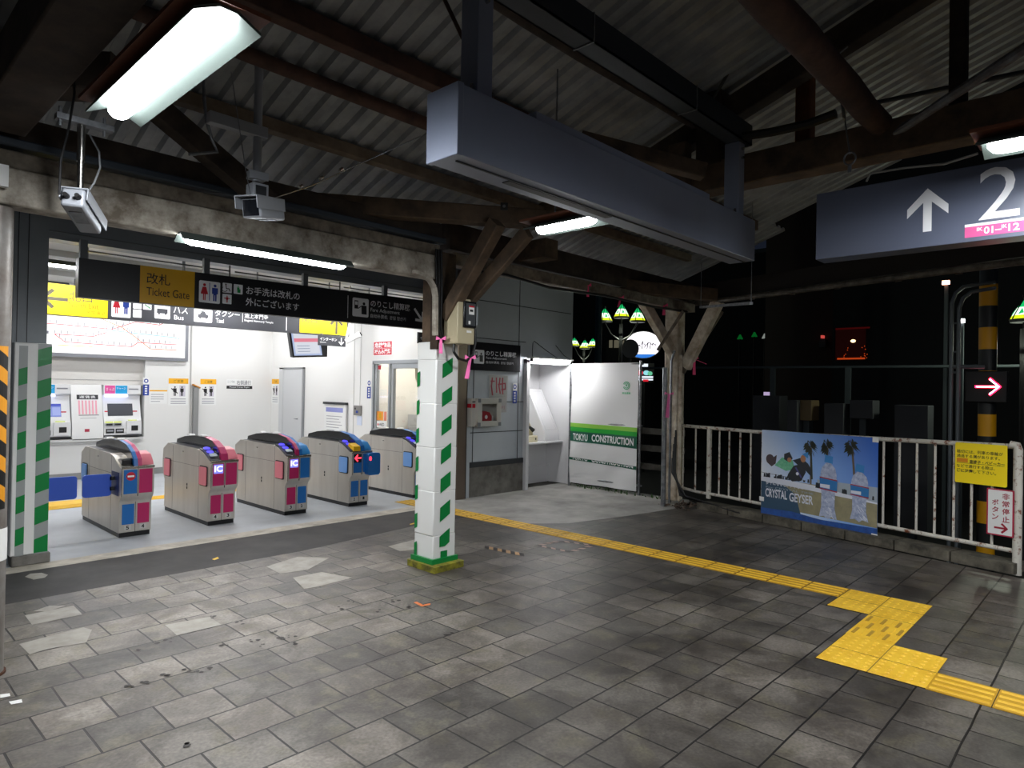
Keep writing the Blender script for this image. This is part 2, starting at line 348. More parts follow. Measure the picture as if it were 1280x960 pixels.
mb = MB(); mb.box(-3, 6.0, 10.1, 10.4, 0, .004, YTAC); mb.box(2.15, 2.75, 10.1, 10.75, 0, .0042, YTAC)
for k in range(4): mb.box(-3, 6.0, 10.125+k*.07, 10.15+k*.07, .004, .008, YTAC)
mb.build('tactile_guide_strip', label='yellow guide strip on the hall floor behind the gates', cat='tactile paving')

# tape marks on the paving
mb = MB(); OT = mat('tan zebra tape', '#b08a5e', .6); BT = mat('black tape', '#221d1a', .6); PT = mat('faded pink tape', '#a98d80', .6)
def zebra(p0, p1, w, n, ca, cb, h=.003):
    p0 = Vector(p0); p1 = Vector(p1); d = (p1-p0); s = d.normalized().cross(Vector((0, 0, 1)))*w/2; o = d.normalized()*w*.4
    for i in range(n):
        a = p0+d*(i/n); b = p0+d*((i+1)/n); z = Vector((0, 0, h))
        mb.face([a+s+z+o, b+s+z+o, b-s+z-o, a-s+z-o], ca if i % 2 else cb)
zebra(onZ(606, 684), onZ(655, 694), .09, 9, OT, BT)
mb.build('hazard_tape', label='short tan and black hazard tape strip stuck to the paving', cat='floor tape')
mb = MB()
pp = [onZ(672, 682), onZ(700, 676.5), onZ(742, 682), onZ(712, 690)]
for a, b in ((0, 1), (1, 2), (2, 3), (3, 0)): zebra(pp[a], pp[b], .05, 7, PT, mat('grey paving showing', '#4d4a47', .7))
mb.build('hazard_tape', label='faded pink hazard tape square on the paving beside the guide strip', cat='floor tape')
mb = MB(); OR = mat('orange tape', '#c86a28', .5)
mb.face([onZ(517, 753, .003), onZ(521, 752, .003), onZ(531, 757, .003), onZ(527, 758, .003)], OR); mb.face([onZ(527, 758, .003), onZ(530, 755.5, .003), onZ(538, 754, .003), onZ(538, 756, .003)], OR)
mb.build('tape_mark', label='small orange tape tick on the paving before the striped post', cat='floor tape')
for a, lb in (([(0, 868), (12, 866.5), (13, 870), (0, 872.5)], 'short white tape dash at the left edge of the photo'), ([(11, 877), (27, 874), (28, 878), (14, 880.5)], 'white tape dash on the paving nearest the left pipe post')):
    mb = MB(); mb.face([onZ(x, y, .003) for x, y in a], VINYL); mb.build('tape_mark', label=lb, cat='floor tape')
mb = MB(); mb.face([onZ(265, 699, .003), onZ(272, 696, .003), onZ(274, 698, .003), onZ(268, 700, .003)], YTAC)
mb.build('tape_mark', label='tiny yellow tape scrap on the asphalt before the gates', cat='floor tape')
mb = MB(); mb.face([onZ(512, 655, .003), onZ(519, 653, .003), onZ(521, 654, .003), onZ(513, 656, .003)], YTAC)
mb.build('tape_mark', label='tiny yellow tape scrap on the asphalt left of the striped post', cat='floor tape')

# ------------------------------------------------------------------ track bed and kerb
mb = MB(); DARKG = mat('dark ballast', '#1b1a19', .9, noise='#0e0d0d', nscale=9)
mb.box(-4, 60, -40, 60, -1.2, -1.0, DARKG); mb.build('ground', kind='structure', origin=(0, 0, -1.2))
mb = MB()
mb.ext([(-4, -4, -.02), (6.3, -4, -.02), (7.66, .8, -.02), (8.62, 4.3, -.02), (9.35, 5.0, -.02), (9.35, 14.5, -.02), (-4, 14.5, -.02)], (0, 0, -.98), CONC)
mb.build('floor', kind='structure', origin=(0, 0, -1))
mb = MB(); KERB = mat('weathered kerb stone', '#6f695c', .85, noise='#38352d', nscale=5, bump=.6)
def kerb(s0, s1, h):
    for i in range(int((s1-s0)/.55)):
        a = s0+i*.55+.006; b = min(s0+(i+1)*.55-.006, s1)
        hh = h*random.uniform(.92, 1.05)
        mb.ext([fpt(a, 0, .12), fpt(b, 0, .12), fpt(b, 0, -.14), fpt(a, 0, -.14)], (0, 0, hh), KERB)
kerb(-.05, 3.85, .10)
mb.build('kerb_stones', label='mossy weathered concrete kerb under the rusty white fence', cat='kerb', bevel=.012)

# ------------------------------------------------------------------ roof of corrugated sheet
mb = MB(); ROOF = mat('corrugated roof sheet', '#a6a8a9', .5, 0, noise='#85888a', nscale=3)
def roof_sheet(x0, x1, y0, y1):
    P = .15; n = int((x1-x0)/P)
    prof = []
    for i in range(n):
        a = x0+i*P; prof += [(a, 0), (a+.055, 0), (a+.075, .035), (a+.13, .035)]
    prof.append((x0+n*P, 0))
    vs = []
    for y in (y0, y1):
        for x, dz in prof: vs.append((x, y, roofz(y)+dz))
    m_ = len(prof); mb.mesh(vs, [(i, i+1, m_+i+1, m_+i) for i in range(m_-1)], ROOF)
def clipx(y):                       # roof edge over the fence
    return 8.0+(y-.85)*.2543
ys = [-6, -4, -2, 0, 2, 3.5, 5.6]
for a, b in zip(ys[:-1], ys[1:]):
    x1 = clipx((a+b)/2)+.2
    roof_sheet(-5.05, min(x1, 9.6), a, b)
mb.build('ceiling', kind='structure', origin=(0, 0, 0))

# ------------------------------------------------------------------ station building shell
# jamb and header of the gate opening
mb = MB()
mb.box(-4, 1.24, 7.35, 7.55, 0, 3.45, FRAMEM); mb.box(1.24, 1.5, 7.33, 7.56, .0, 3.45, FRAMEM)
mb.box(1.27, 1.275, 7.325, 7.33, .05, 3.3, DKGREY); mb.box(1.345, 1.35, 7.325, 7.33, .05, 3.3, DKGREY)
mb.box(1.5, 6.65, 7.35, 7.55, 2.975, 3.6, FRAMEM); mb.box(1.5, 6.65, 7.335, 7.35, 3.04, 3.05, mat('grey edge line', '#6a6e71', .5))
mb.build('wall_front', kind='structure', origin=(0, 7.35, 0))
mb = MB()     # clad wall right of the opening, around the booth
mb.box(6.86, 8.10, 7.35, 7.5, 0.45, 3.6, PANEL); mb.box(8.10, 9.28, 7.35, 7.5, 2.14, 3.6, PANEL); mb.box(9.22, 9.34, 7.35, 7.5, .45, 2.14, PANEL)
mb.box(9.28, 9.34, 7.35, 10, 0, 3.6, PANEL)
mb.box(6.86, 8.10, 7.33, 7.5, 0, .45, CONC); mb.box(9.22, 9.34, 7.33, 7.5, 0, .45, CONC)
mb.box(6.86, 8.08, 7.325, 7.35, .45, .53, mat('dark skirting', '#2c2f33', .5)); mb.box(9.24, 9.34, 7.325, 7.35, .45, .53, mat('dark skirting', '#2c2f33', .5))
GR = mat('panel groove', '#1e2022', .6)
for z in (.97, 1.44, 2.42, 3.0): mb.box(6.86, 8.10, 7.346, 7.35, z, z+.012, GR)
mb.box(8.10, 9.28, 7.346, 7.35, 3.0, 3.012, GR)
for x in (6.93, 7.93): mb.box(x, x+.012, 7.346, 7.35, .53, 3.6, GR)
mb.build('wall_front', kind='structure', origin=(6.86, 7.35, 0))
mb = MB(); mb.box(6.58, 6.76, 7.30, 7.56, 0, 3.4, mat('brown stainless post', '#8a7d72', .3, .8)); mb.box(6.76, 6.86, 7.33, 7.5, 0, 3.4, PANEL); mb.box(6.755, 6.762, 7.295, 7.3, 0, 3.4, GR)
mb.build('trim_1', kind='structure')
# hall
mb = MB()
mb.box(4.15, 6.75, 13.0, 13.2, 0, 3.4, HWALL)
mb.box(-4, 4.15, 13.0, 13.2, 2.1, 3.4, HWALL); mb.box(-4, 4.15, 13.0, 13.2, 0, .68, HWALL); mb.box(-4, 4.15, 13.5, 13.6, .6, 2.2, HWALL)
mb.box(4.15, 4.2, 13.2, 13.5, .6, 2.2, HWALL); mb.box(-4, 4.15, 13.2, 13.5, 2.1, 2.15, HWALL)
mb.box(4.93, 4.95, 12.985, 13.0, 0, 3.4, mat('wall joint', '#b5b4b0', .6)); 
mb.build('wall_back', kind='structure', origin=(0, 13, 0))
mb = MB(); mb.box(-4, 6.55, 12.97, 12.999, 0, .11, mat('grey skirting', '#8e8e8c', .5)); mb.build('baseboard_back', kind='structure')
mb = MB()     # right hall wall with window opening Y 8.02-9.42, z .95-2.06 and doorway Y 11.6-12.55
mb.box(6.55, 6.7, 7.5, 8.02, 0, 3.4, HWALL); mb.box(6.55, 6.7, 9.42, 13.1, 0, 3.4, HWALL); mb.box(6.55, 6.7, 8.02, 9.42, 2.07, 3.4, HWALL); mb.box(6.55, 6.7, 8.02, 9.42, 0, .93, HWALL)
mb.box(6.545, 6.55, 9.98, 9.99, 0, 3.2, mat('wall joint', '#b5b4b0', .6))
mb.build('wall_right', kind='structure', origin=(6.55, 7.5, 0))
mb = MB(); mb.box(6.535, 6.548, 7.6, 13.0, 0, .1, mat('grey skirting', '#8e8e8c', .5)); mb.build('baseboard_right', kind='structure')
mb = MB(); mb.box(-4.1, -4, 7.35, 13.6, 0, 3.4, HWALL); mb.build('wall_left', kind='structure')
mb = MB(); HC = mat('hall ceiling', '#c9c9c6', .7); mb.box(-4, 6.7, 7.5, 13.6, 3.3, 3.4, HC)
YB = mat('yellow roof beam', '#c9a850', .6)
mb.build('ceiling', kind='structure', origin=(0, 7.5, 3.3))
for y, q in ((8.1, 'nearest the gates'), (9.9, 'in the middle of the hall'), (11.7, 'nearest the back wall')):
    mb = MB(); mb.box(-4, 3.0 if y < 9 else 6.55, y, y+.14, 3.22, 3.3, YB if y < 9 else HC); mb.build('ceiling_beam', label=('yellow' if y < 9 else 'pale')+' painted beam under the hall ceiling, '+q, cat='beam')
# office behind the window
mb = MB(); OFW = mat('office wall', '#dedcd4', .6)
mb.box(8.0, 8.05, 7.5, 9.9, 0, 2.8, OFW); mb.box(6.7, 8.05, 9.9, 9.95, 0, 2.8, OFW); mb.box(6.7, 8.05, 7.5, 9.9, 2.8, 2.85, OFW); mb.box(6.7, 8.05, 7.5, 9.9, -.01, .0, HALLF)
mb.build('wall_office', kind='structure', origin=(6.7, 7.5, 0))
# ------------------------------------------------------------------ lamps
TUBE = glow('lit diffuser', '#f6fbff', 30); TUBEH = glow('lit hall diffuser', '#fbfcff', HALL)
REFL = mat('white reflector', '#434b47', .5); BOARD = mat('brown lamp board', '#6b3a22', .6)
def lamp(name, label, p0, p1, w, z, tube=TUBE, board=True, group=None, dw=.085):
    p0 = Vector((p0[0], p0[1], z)); p1 = Vector((p1[0], p1[1], z)); d = (p1-p0); L = d.length; u = d.normalized(); v = Vector((0, 0, 1)); s = u.cross(v)
    t = T(name, label, 'lamp', (p0+p1)/2, group)
    def pt(a, b, c): return p0+u*a+s*b+v*c
    mb = MB()
    ring = lambda a, k: [pt(a, -w/2, 0), pt(a, -w/2, .012), pt(a, -.035, .055), pt(a, .035, .055), pt(a, w/2, .012), pt(a, w/2, 0), pt(a, .03, .045), pt(a, -.03, .045)]
    r0 = ring(0, 0); r1 = ring(L, 0); n = 8
    mb.mesh(r0+r1, [(i, (i+1) % n, n+(i+1) % n, n+i) for i in range(n)]+[tuple(range(n)), tuple(range(n, 2*n))], REFL)
    mb.build('reflector', t)
    mb = MB(); k = 9; prof = [(-dw/2*math.cos(math.pi*i/(k-1)), .03-.05*math.sin(math.pi*i/(k-1))) for i in range(k)]
    secs = []
    for a, sc in ((.03, .35), (.05, .8), (.08, 1), (L-.08, 1), (L-.05, .8), (L-.03, .35)): secs.append([pt(a, x*sc, .03+(z_-.03)*sc) for x, z_ in prof])
    vs = [p for q in secs for p in q]; fs = [(i*k+j, i*k+j+1, (i+1)*k+j+1, (i+1)*k+j) for i in range(len(secs)-1) for j in range(k-1)]+[tuple(range(k)), tuple(range((len(secs)-1)*k, len(secs)*k))]
    mb.mesh(vs, fs, tube); mb.build('diffuser', t)
    if tube is TUBE:
        la = bpy.data.lights.new('tube_light', 'AREA'); la.shape = 'RECTANGLE'; la.size = L-.16; la.size_y = dw*.9; la.energy = LAMP*math.pi*la.size*la.size_y*1.15; la.color = (.97, .985, 1)
        lo = bpy.data.objects.new('tube_light', la); C.objects.link(lo); lo.parent = t
        sv = s if u.cross(s).z > 0 else -s
        M4 = Matrix((u, sv, u.cross(sv))).transposed().to_4x4(); M4.translation = Vector((0, 0, -.024)); lo.matrix_local = M4
    if board:
        mb = MB(); q = [pt(-.02, -w/2-.025, .057), pt(L+.02, -w/2-.025, .057), pt(L+.02, w/2+.025, .057), pt(-.02, w/2+.025, .057)]
        mb.ext(q, (0, 0, .016), BOARD); mb.build('mounting_board', t)
    return t
lamp('strip_lamp', 'largest strip lamp, hanging nearest at the upper left under its brown board', (.975, 2.30), (.975, 3.56), .235, 2.9, dw=.1)
lamp('strip_lamp', 'long strip lamp fixed under the peeling white beam above the gates', (1.66, 4.62), (2.96, 4.62), .15, 2.595, board=False, dw=.08)
l3 = lamp('strip_lamp', 'short strip lamp with brown board hanging behind the long grey box', (3.71, 2.70), (3.71, 3.30), .25, 2.82, dw=.1)
MB().tube([(3.71, 3.1, 2.86), (3.71, 3.1, 3.99)], .006, GALV, 6).build('hanger_rod', l3)
lamp('strip_lamp', 'strip lamp in front of the figure 2 at the upper right edge', (3.83, -.42), (3.83, .56), .25, 2.82, dw=.1)
lamp('strip_lamp', 'unseen strip lamp added behind the viewer for extra light', (.975, -3.6), (.975, -2.4), .235, 2.9)  # added fixture out of view, lifts the box face and ceiling
lamp('strip_lamp', 'unseen strip lamp added behind the viewer, in line with the figure 2 lamp', (3.83, -3.8), (3.83, -2.8), .25, 2.82, dw=.1)  # also added out of view, so floor bounce brightens the roof
lamp('strip_lamp', 'unseen strip lamp added right of the view to brighten the railing', (5.7, -1.5), (5.7, -.3), .25, 2.82, dw=.1)  # added out of view to light the railing and right-hand paving

# hall strip lamps
for x0, y0, z in ((1.2, 8.7, 2.93), (3.2, 8.7, 2.93), (5.0, 8.7, 2.93), (1.2, 10.6, 2.93), (3.2, 10.6, 2.93), (5.0, 10.6, 2.93), (4.9, 12.2, 3.1), (2.6, 12.2, 3.1), (-1.2, 10.6, 2.93)):
    q = 'left' if x0 < 2.5 else ('middle' if x0 < 4.5 else 'right')
    rw = 'front' if y0 < 9 else ('middle' if y0 < 12 else 'rear')
    if x0 < 0: q = 'far left'
    t = lamp('hall_strip_lamp', 'white strip lamp under the hall ceiling, %s row, %s of the row' % (rw, q), (x0, y0), (x0+1.2, y0), .15, z, TUBEH, False, 'strip lamps in the hall', .09)
    for a in (.25, .95): MB().tube([(x0+a, y0, z+.05), (x0+a, y0, 3.3)], .012, GALV, 6).build('stem', t)

# ------------------------------------------------------------------ pipe post, striped jamb, striped post
t = T('pipe_post', 'round grey steel pipe post at the left edge with orange and black tape', 'post', (.70, 4.68, 0))
MB().tube([(.70, 4.68, 0), (.70, 4.68, 2.62)], .088, mat('worn grey painted pipe', '#8f8c88', .45, .3, noise='#6e655e', nscale=5), 28).build('pipe', t)
mb = MB(); OY = mat('orange tape stripe', '#d8901c', .5); BK = mat('black tape stripe', '#141212', .5)
# spiral stripes
def spiral(mb, cx, cy, r, z0, z1, pitch, slope, c0, c1, a0=0, a1=360, n=40):
    for i in range(n):
        t0 = math.radians(a0+(a1-a0)*i/n); t1_ = math.radians(a0+(a1-a0)*(i+1)/n)
        k = int((z1-z0)/(pitch/2))+6
        for j in range(-6, k):
            s0 = slope*r*t0; s1 = slope*r*t1_
            za0, zb0 = z0+j*pitch/2+s0, z0+(j+1)*pitch/2+s0; za1, zb1 = z0+j*pitch/2+s1, z0+(j+1)*pitch/2+s1
            cl = lambda z: min(max(z, z0), z1)
            if cl(zb0)-cl(za0) < 1e-5 and cl(zb1)-cl(za1) < 1e-5: continue
            mb.face([(cx+r*math.cos(t0), cy+r*math.sin(t0), cl(za0)), (cx+r*math.cos(t1_), cy+r*math.sin(t1_), cl(za1)), (cx+r*math.cos(t1_), cy+r*math.sin(t1_), cl(zb1)), (cx+r*math.cos(t0), cy+r*math.sin(t0), cl(zb0))], c0 if j % 2 else c1)
spiral(mb, .70, 4.68, .0895, .93, 1.84, .163, -.75, OY, BK, 100, 318, 24)
mb.build('hazard_tape', t, label='orange and black diagonal tape')
mb = MB(); mb.tube([(.70, 4.68, .64), (.70, 4.68, .82)], .091, VINYL, 28, cap=False); mb.build('white_tape', t, label='white tape band')
mb = MB(); mb.box(.66, .74, 4.56, 4.6, 2.72, 2.84, PAPER); 
mb.build('junction_plate', label='small white junction plate on the beam above the left pipe post', cat='plate')
mb = MB(); mb.tube([(.70, 4.68, -.01), (.70, 4.68, .012)], .1, mat('rust stain', '#4a2c1a', .9), 20); mb.build('rust_collar', t)

t = T('striped_jamb', 'jamb of the gate opening wrapped in green and grey striped tape', 'post', (1.38, 7.3, 0))
MB().box(1.24, 1.52, 7.22, 7.33, .09, 1.99, VINYL).build('wrapping', t, bevel=.01)
def stripes(mb, pl, a0, a1, b0, b1, pitch, slope, duty, d, m, ph=0):
    b = b0-abs(slope)*(a1-a0)-pitch+ph
    while b < b1:
        c = b+pitch*duty
        pts = [(a0, b), (a1, b+slope*(a1-a0)), (a1, c+slope*(a1-a0)), (a0, c)]
        out = []
        for i in range(4):                       # clip to the band
            p, q = pts[i], pts[(i+1) % 4]
            for lo, sg in ((b0, 1), (b1, -1)): pass
            out.append(p)
        def clip(poly, lim, sg):
            r = []
            for i in range(len(poly)):
                p, q = poly[i], poly[(i+1) % len(poly)]; ip = sg*(p[1]-lim) >= 0; iq = sg*(q[1]-lim) >= 0
                if ip: r.append(p)
                if ip != iq: k = (lim-p[1])/(q[1]-p[1]); r.append((p[0]+k*(q[0]-p[0]), lim))
            return r
        out = clip(clip(out, b0, 1), b1, -1)
        if len(out) > 2: mb.poly(pl, out, d, m)
        b += pitch
mb = MB(); pj = PY(1.24, 7.22, 0)
mb.rect(pj, .035, .09, .10, 1.96, .0015, GREYTAPE); mb.rect(pj, .175, .09, .28, 1.985, .0015, GREYTAPE)
stripes(mb, pj, .035, .10, .1, 1.8, .285, .35, .52, .003, GTAPE, .1); stripes(mb, pj, .175, .28, .1, 1.985, .285, .35, .55, .003, GTAPE, .0)
mb.build('striped_tape', t, label='green and grey striped tape')
MB().box(1.25, 1.54, 7.2, 7.4, 0, .09, CONC).build('concrete_foot', t, bevel=.01)

t = T('striped_post', 'timber post wrapped in white sheet with green diagonal tape, standing mid picture', 'post', (4.02, 4.74, 0))
MB().box(3.92, 4.14, 4.65, 4.87, 2.0, 2.9, WOOD).build('timber', t, bevel=.01)
mb = MB()
zs = [.09, .3, .7, 1.1, 1.5, 1.9, 2.06]
for a, b in zip(zs[:-1], zs[1:]):
    o = random.uniform(-.004, .004); mb.box(3.89+o, 4.16+o, 4.62, 4.89, a, b+.01, VINYL)
mb.build('sheet_wrapping', t, bevel=.012)
mb = MB(); pf = PY(3.89, 4.62, 0); ps = PX(3.89, 4.89, 0)
stripes(mb, pf, .075, .195, .2, 1.93, .262, .55, .5, .006, GTAPE, .03); mb.rect(pf, .09, .09, .17, .16, .006, GTAPE)
stripes(mb, ps, .01, .05, .1, 1.9, .262, .5, .5, .006, GTAPE)
mb.build('striped_tape', t, label='green diagonal tape')
mb = MB(); mb.box(3.87, 4.18, 4.6, 4.91, .055, .1, GTAPE); mb.build('tape_skirt', t)
mb = MB(); YM = mat('mossy yellow paint', '#8f8a22', .7, noise='#4d4a1c', nscale=14, bump=.6)
mb.ext([(3.83, 4.52, 0), (4.2, 4.53, 0), (4.21, 4.94, 0), (3.84, 4.93, 0)], (0, 0, .055), YM); mb.build('footing', t, bevel=.015)
# small steel shoe brackets above wrap
mb = MB(); BRK = mat('rusty steel bracket', '#4c3b30', .6, .4, noise='#2c221c', nscale=12)
mb.box(3.885, 4.17, 4.62, 4.64, 2.06, 2.15, BRK); mb.box(3.88, 3.9, 4.6, 4.7, 2.0, 2.6, BRK)
for x in (3.95, 4.02, 4.09): mb.tube([(x, 4.612, 2.11), (x, 4.62, 2.11)], .012, mat('bolt', '#777', .4, .8), 8)
mb.build('steel_shoe', t)
mb = MB()      # rounded corner bracket joining beam end and post
pa = [(3.60, 2.66), (3.70, 2.645), (3.78, 2.61), (3.83, 2.55), (3.85, 2.47), (3.855, 2.12)]
for (x0, z0), (x1, z1) in zip(pa[:-1], pa[1:]): mb.bar((x0, 4.60, z0), (x1, 4.60, z1), .05, .03, PEEL)
mb.build('corner_bracket', label='narrow rusty bracket curving from the peeling beam to the striped post', cat='bracket')

# meter box
t = T('electric_meter', 'cream electric meter box with clear window on the striped post', 'meter', (4.08, 4.5, 2.05))
MB().box(3.97, 4.18, 4.43, 4.62, 2.05, 2.46, CREAM).build('cabinet', t, bevel=.01)
MB().box(4.03, 4.185, 4.41, 4.43, 2.20, 2.44, mat('meter window frame', '#1a1b1d', .25)).build('window_frame', t, bevel=.008)
mb = MB(); pm = PY(4.03, 4.408, 2.20)
mb.rect(pm, .02, .02, .14, .22, .0, mat('meter inside', '#45484a', .3)); mb.rect(pm, .055, .12, .12, .20, .002, PAPER); mb.rect(pm, .055, .185, .12, .20, .003, RED); mb.rect(pm, .065, .145, .105, .165, .004, INK); mb.rect(pm, .05, .03, .075, .06, .003, PAPER)
mb.build('meter', t)
mb = MB(); mb.slab(PY(4.19, 4.5, 2.23), [(0, 0), (.02, 0), (.02, .17), (0, .17)], -.08, .08, mat('clear cover', '#8c9295', .15)); mb.build('side_cover', t)
mb = MB(); mb.rect(PY(4.08, 4.4285, 2.155), 0, 0, .06, .02, .002, PAPER); mb.build('label_plate', t)
mb = MB(); mb.tube([(4.0, 4.5, 2.07), (3.99, 4.5, 1.98), (4.05, 4.5, 1.92), (4.15, 4.5, 1.90), (4.23, 4.5, 1.97), (4.26, 4.5, 2.08), (4.25, 4.5, 2.2), (4.22, 4.53, 2.3)], .013, CABLE, 8)
mb.build('cable', label='black cable looping below the cream meter box', cat='cable')
mb = MB()
for dx in (0, .03, .06): mb.tube([(3.86+dx, 4.61, 2.9), (3.865+dx, 4.6, 2.5), (3.86+dx, 4.6, 2.2), (3.9+dx, 4.6, 2.08)], .012, CABLE, 8)
mb.build('cables', label='bundle of black cables down the left side of the striped post', cat='cable')
def ribbon(p, L, w, m, label, lean=0):
    p = Vector(p); rt = Vector((RT.x, RT.y, 0)).normalized(); mb = MB(); k = Vector((0, 0, 1)); n = Vector((FW.x, FW.y, 0)).normalized()*-.004
    for nn in (n, -n):
        mb.face([p+rt*w*.3+nn, p+rt*(w*.5+lean)-k*L+nn, p+rt*(-w*.5+lean)-k*L+nn, p-rt*w*.3+nn], m)
    for a in (-1, 1): mb.ext([p+n*2, p+rt*a*w*1.2+k*.03+n*2, p+rt*a*w*1.3-k*.01+n*2], -n*4, m)
    mb.build('ribbon', label=label, cat='ribbon', smooth=False)
ribbon((3.90, 4.57, 2.09), .13, .035, PINK, 'pink ribbon tied at the left of the striped post, below the steel shoe', .0)
ribbon((4.19, 4.49, 1.93), .19, .04, PINK, 'longer pink ribbon hanging from the cable loop under the meter box', -.03)

# ------------------------------------------------------------------ timbers
def beam(p0, p1, w, h, m, label, name='roof_beam', cat='beam', bevel=.01, up=(0, 0, 1)):
    mb = MB(); p0 = Vector(p0); p1 = Vector(p1); n = 6
    for i in range(n): pass
    mb.bar(p0, p1, w, h, m, up); return mb.build(name, label=label, cat=cat, bevel=bevel)
beam((-3, 4.71, 2.745), (3.9, 4.71, 2.745), .16, .21, PEEL, 'long beam with peeling white paint over the ticket gates')
beam((-3, 4.74, 2.91), (3.95, 4.74, 2.91), .14, .10, PEEL2, 'thinner weathered board lying on the long peeling beam')
beam((-3, 4.70, 3.0), (4.0, 4.70, 3.0), .12, .05, mat('blue grey steel angle', '#3e4650', .5, .3), 'blue grey steel strip above the peeling beam', 'steel_strip')
beam((-3, 4.78, 3.10), (4.0, 4.78, 3.10), .16, .14, WOODD, 'dark timber plate under the roof above the gates')
beam((4.13, 4.75, 2.87), (8.8, 4.75, 2.87), .14, .12, PEEL2, 'dirty painted beam between the striped post and the white corner post')
beam((4.15, 4.85, 3.1), (8.9, 4.85, 3.1), .18, .26, WOODD, 'dark timber plate above the dirty painted beam at the right')
beam((5.22, -4, 3.455), (5.22, 4.5, 3.455), .2, .24, WOOD, 'heavy brown tie beam crossing behind the platform number sign')
beam((5.22, 4.4, 3.1), (5.22, 4.95, 3.1), .2, .2, WOOD, 'short timber block between wall plate and roof behind the long grey box', 'timber_block')
beam((5.22, 3.3, roofz(3.3)-.22), (5.22, -4, roofz(-4)-.22), .14, .2, WOODD, 'sloping rafter above the heavy brown tie beam', 'rafter')
beam((.70, 4.6, 3.15), (.70, .2, 3.15), .24, .24, WOODD, 'dark tie beam above the largest strip lamp')
beam((5.22, 2.62, 3.55), (5.22, 2.62, 4.15), .25, .22, WOODD, 'broad dark king post above the end of the long grey box', 'king_post', up=(0, 1, 0))
beam((5.42, 1.95, 3.5), (5.42, 1.95, 4.3), .12, .12, mat('orange brown timber', '#7a4826', .8, noise='#5a3218', nscale=5), 'slim orange brown post behind the big round log', 'strut', up=(0, 1, 0))
beam((5.3, .9, 3.55), (5.3, .9, 4.6), .1, .1, WOODD, 'thin dark strut above the tie beam near the steel stays', 'strut', up=(0, 1, 0))
mb = MB(); mb.log((.2, 1.335, 3.6), (5.15, 1.335, 3.56), .095, .085, mat('barked log', '#4d372c', .8, noise='#33231c', nscale=6, bump=.8), .12, 14)
mb.build('roof_log', label='big knotty round log running to the tie beam at upper right', cat='log')
# poles under the roof sheet, along X
def purlin(px0, px1, drop, w, h, m, label, x0=-3, x1=8.2, rnd=False, zz=None):
    def hit(x, y):
        d = ray(x, y); z0 = 3.42-drop; t = (z0+.34*4.8-EYE.z)/(d.z+.34*d.y); return EYE+d*t
    Y = (hit(*px0).y+hit(*px1).y)/2; z = roofz(Y)-drop
    mb = MB()
    if rnd: mb.log((x0, Y, z+h/2), (x1, Y, z+h/2), h/2, h/2, m, .06, 16)
    else: mb.box(x0, x1, Y-w/2, Y+w/2, z, z+h, m)
    mb.build('purlin', label=label, cat='purlin', bevel=0 if rnd else .006); return Y
purlin((320, 14), (535, 108), .13, .10, .12, WOODR, 'reddish square purlin under the roof left of the grey box top')
purlin((320, 85), (535, 160), .10, .09, .09, WOODR, 'round reddish purlin ending behind the left end of the grey box', rnd=True)
purlin((345, 170), (580, 238), .10, .09, .09, mat('pale timber', '#7a6a58', .8, noise='#5a4c3e', nscale=6), 'paler lowest purlin below the two reddish ones')
purlin((640, 22), (880, 168), .22, .14, .14, WOODD, 'dark round purlin log just below the steel rail', rnd=True, x1=5.2)
for Y, nm in ((.35, 'first'), (-.9, 'second')):
    mb = MB(); mb.log((-3, Y, roofz(Y)-.09), (8, Y, roofz(Y)-.09), .06, .06, WOODD, .06, 12)
    mb.build('purlin', label='dark purlin high under the roof, %s one beyond the big round log' % nm, cat='purlin')
# diagonal braces seen square on
a = onZ(385, 254, 3.16); b = onZ(664, 274, 3.16); d = (b-a).normalized()
beam(a-d*.1, b+d*.15, .14, .155, WOOD, 'horizontal timber brace meeting above the striped post with a square bolt', 'timber_brace', 'brace')
mb = MB(); p = onZ(630, 262, 3.16)-Vector((.06, .06, 0)); nrm = Vector((-FW.x, -FW.y, 0)).normalized()
pb = Pl(p, Vector((RT.x, RT.y, 0)), (0, 0, 1)); mb.slab(pb, [(-.03, -.03), (.03, -.03), (.03, .03), (-.03, .03)], 0, .02, INK); mb.disc(pb, 0, 0, .013, .013, .022, mat('bolt', '#777', .4, .8))
mb.build('square_bolt', label='square bolt plate on the horizontal timber brace', cat='bolt')
a = onZ(-30, 90, 3.3); b = onZ(150, 98, 3.3); beam(a, b, .2, .2, WOODD, 'dark horizontal timber at the upper left edge', 'timber_brace', 'brace')
a = onZ(772, 357, 3.0); b = onZ(893, 369, 3.0); beam(a, b, .14, .17, WOOD, 'horizontal timber above the white corner post', 'timber_brace', 'brace')
a = onY(195, 135, 4.45); b = onY(345, 262, 4.45); beam(a, b, .12, .14, WOODD, 'sloping dark brace between the two cameras', 'timber_brace', 'brace')
a = onY(70, 190, 4.4); b = onY(20, 150, 4.4); beam((.3, 4.45, 3.05), (.95, 4.4, 3.4), .12, .12, WOODD, 'short dark brace behind the left camera pole', 'timber_brace', 'brace')
beam((4.0, 4.62, 2.30), onX(622, 278, 4.0), .11, .13, WOOD, 'left of the twin brown braces rising from the striped post', 'timber_brace', 'brace')
beam((4.16, 4.72, 2.30), onX(660, 290, 4.16), .07, .13, WOOD, 'right of the twin brown braces rising from the striped post', 'timber_brace', 'brace')
mb = MB(); qa = [(4.14, 2.46), (4.24, 2.54), (4.36, 2.63), (4.5, 2.73), (4.6, 2.81)]
for (x0, z0), (x1, z1) in zip(qa[:-1], qa[1:]): mb.bar((x0, 4.72, z0), (x1, 4.72, z1), .08, .11, PEEL)
mb.build('knee_bracket', label='painted knee bracket right of the meter box under the beam', cat='bracket', bevel=.006)
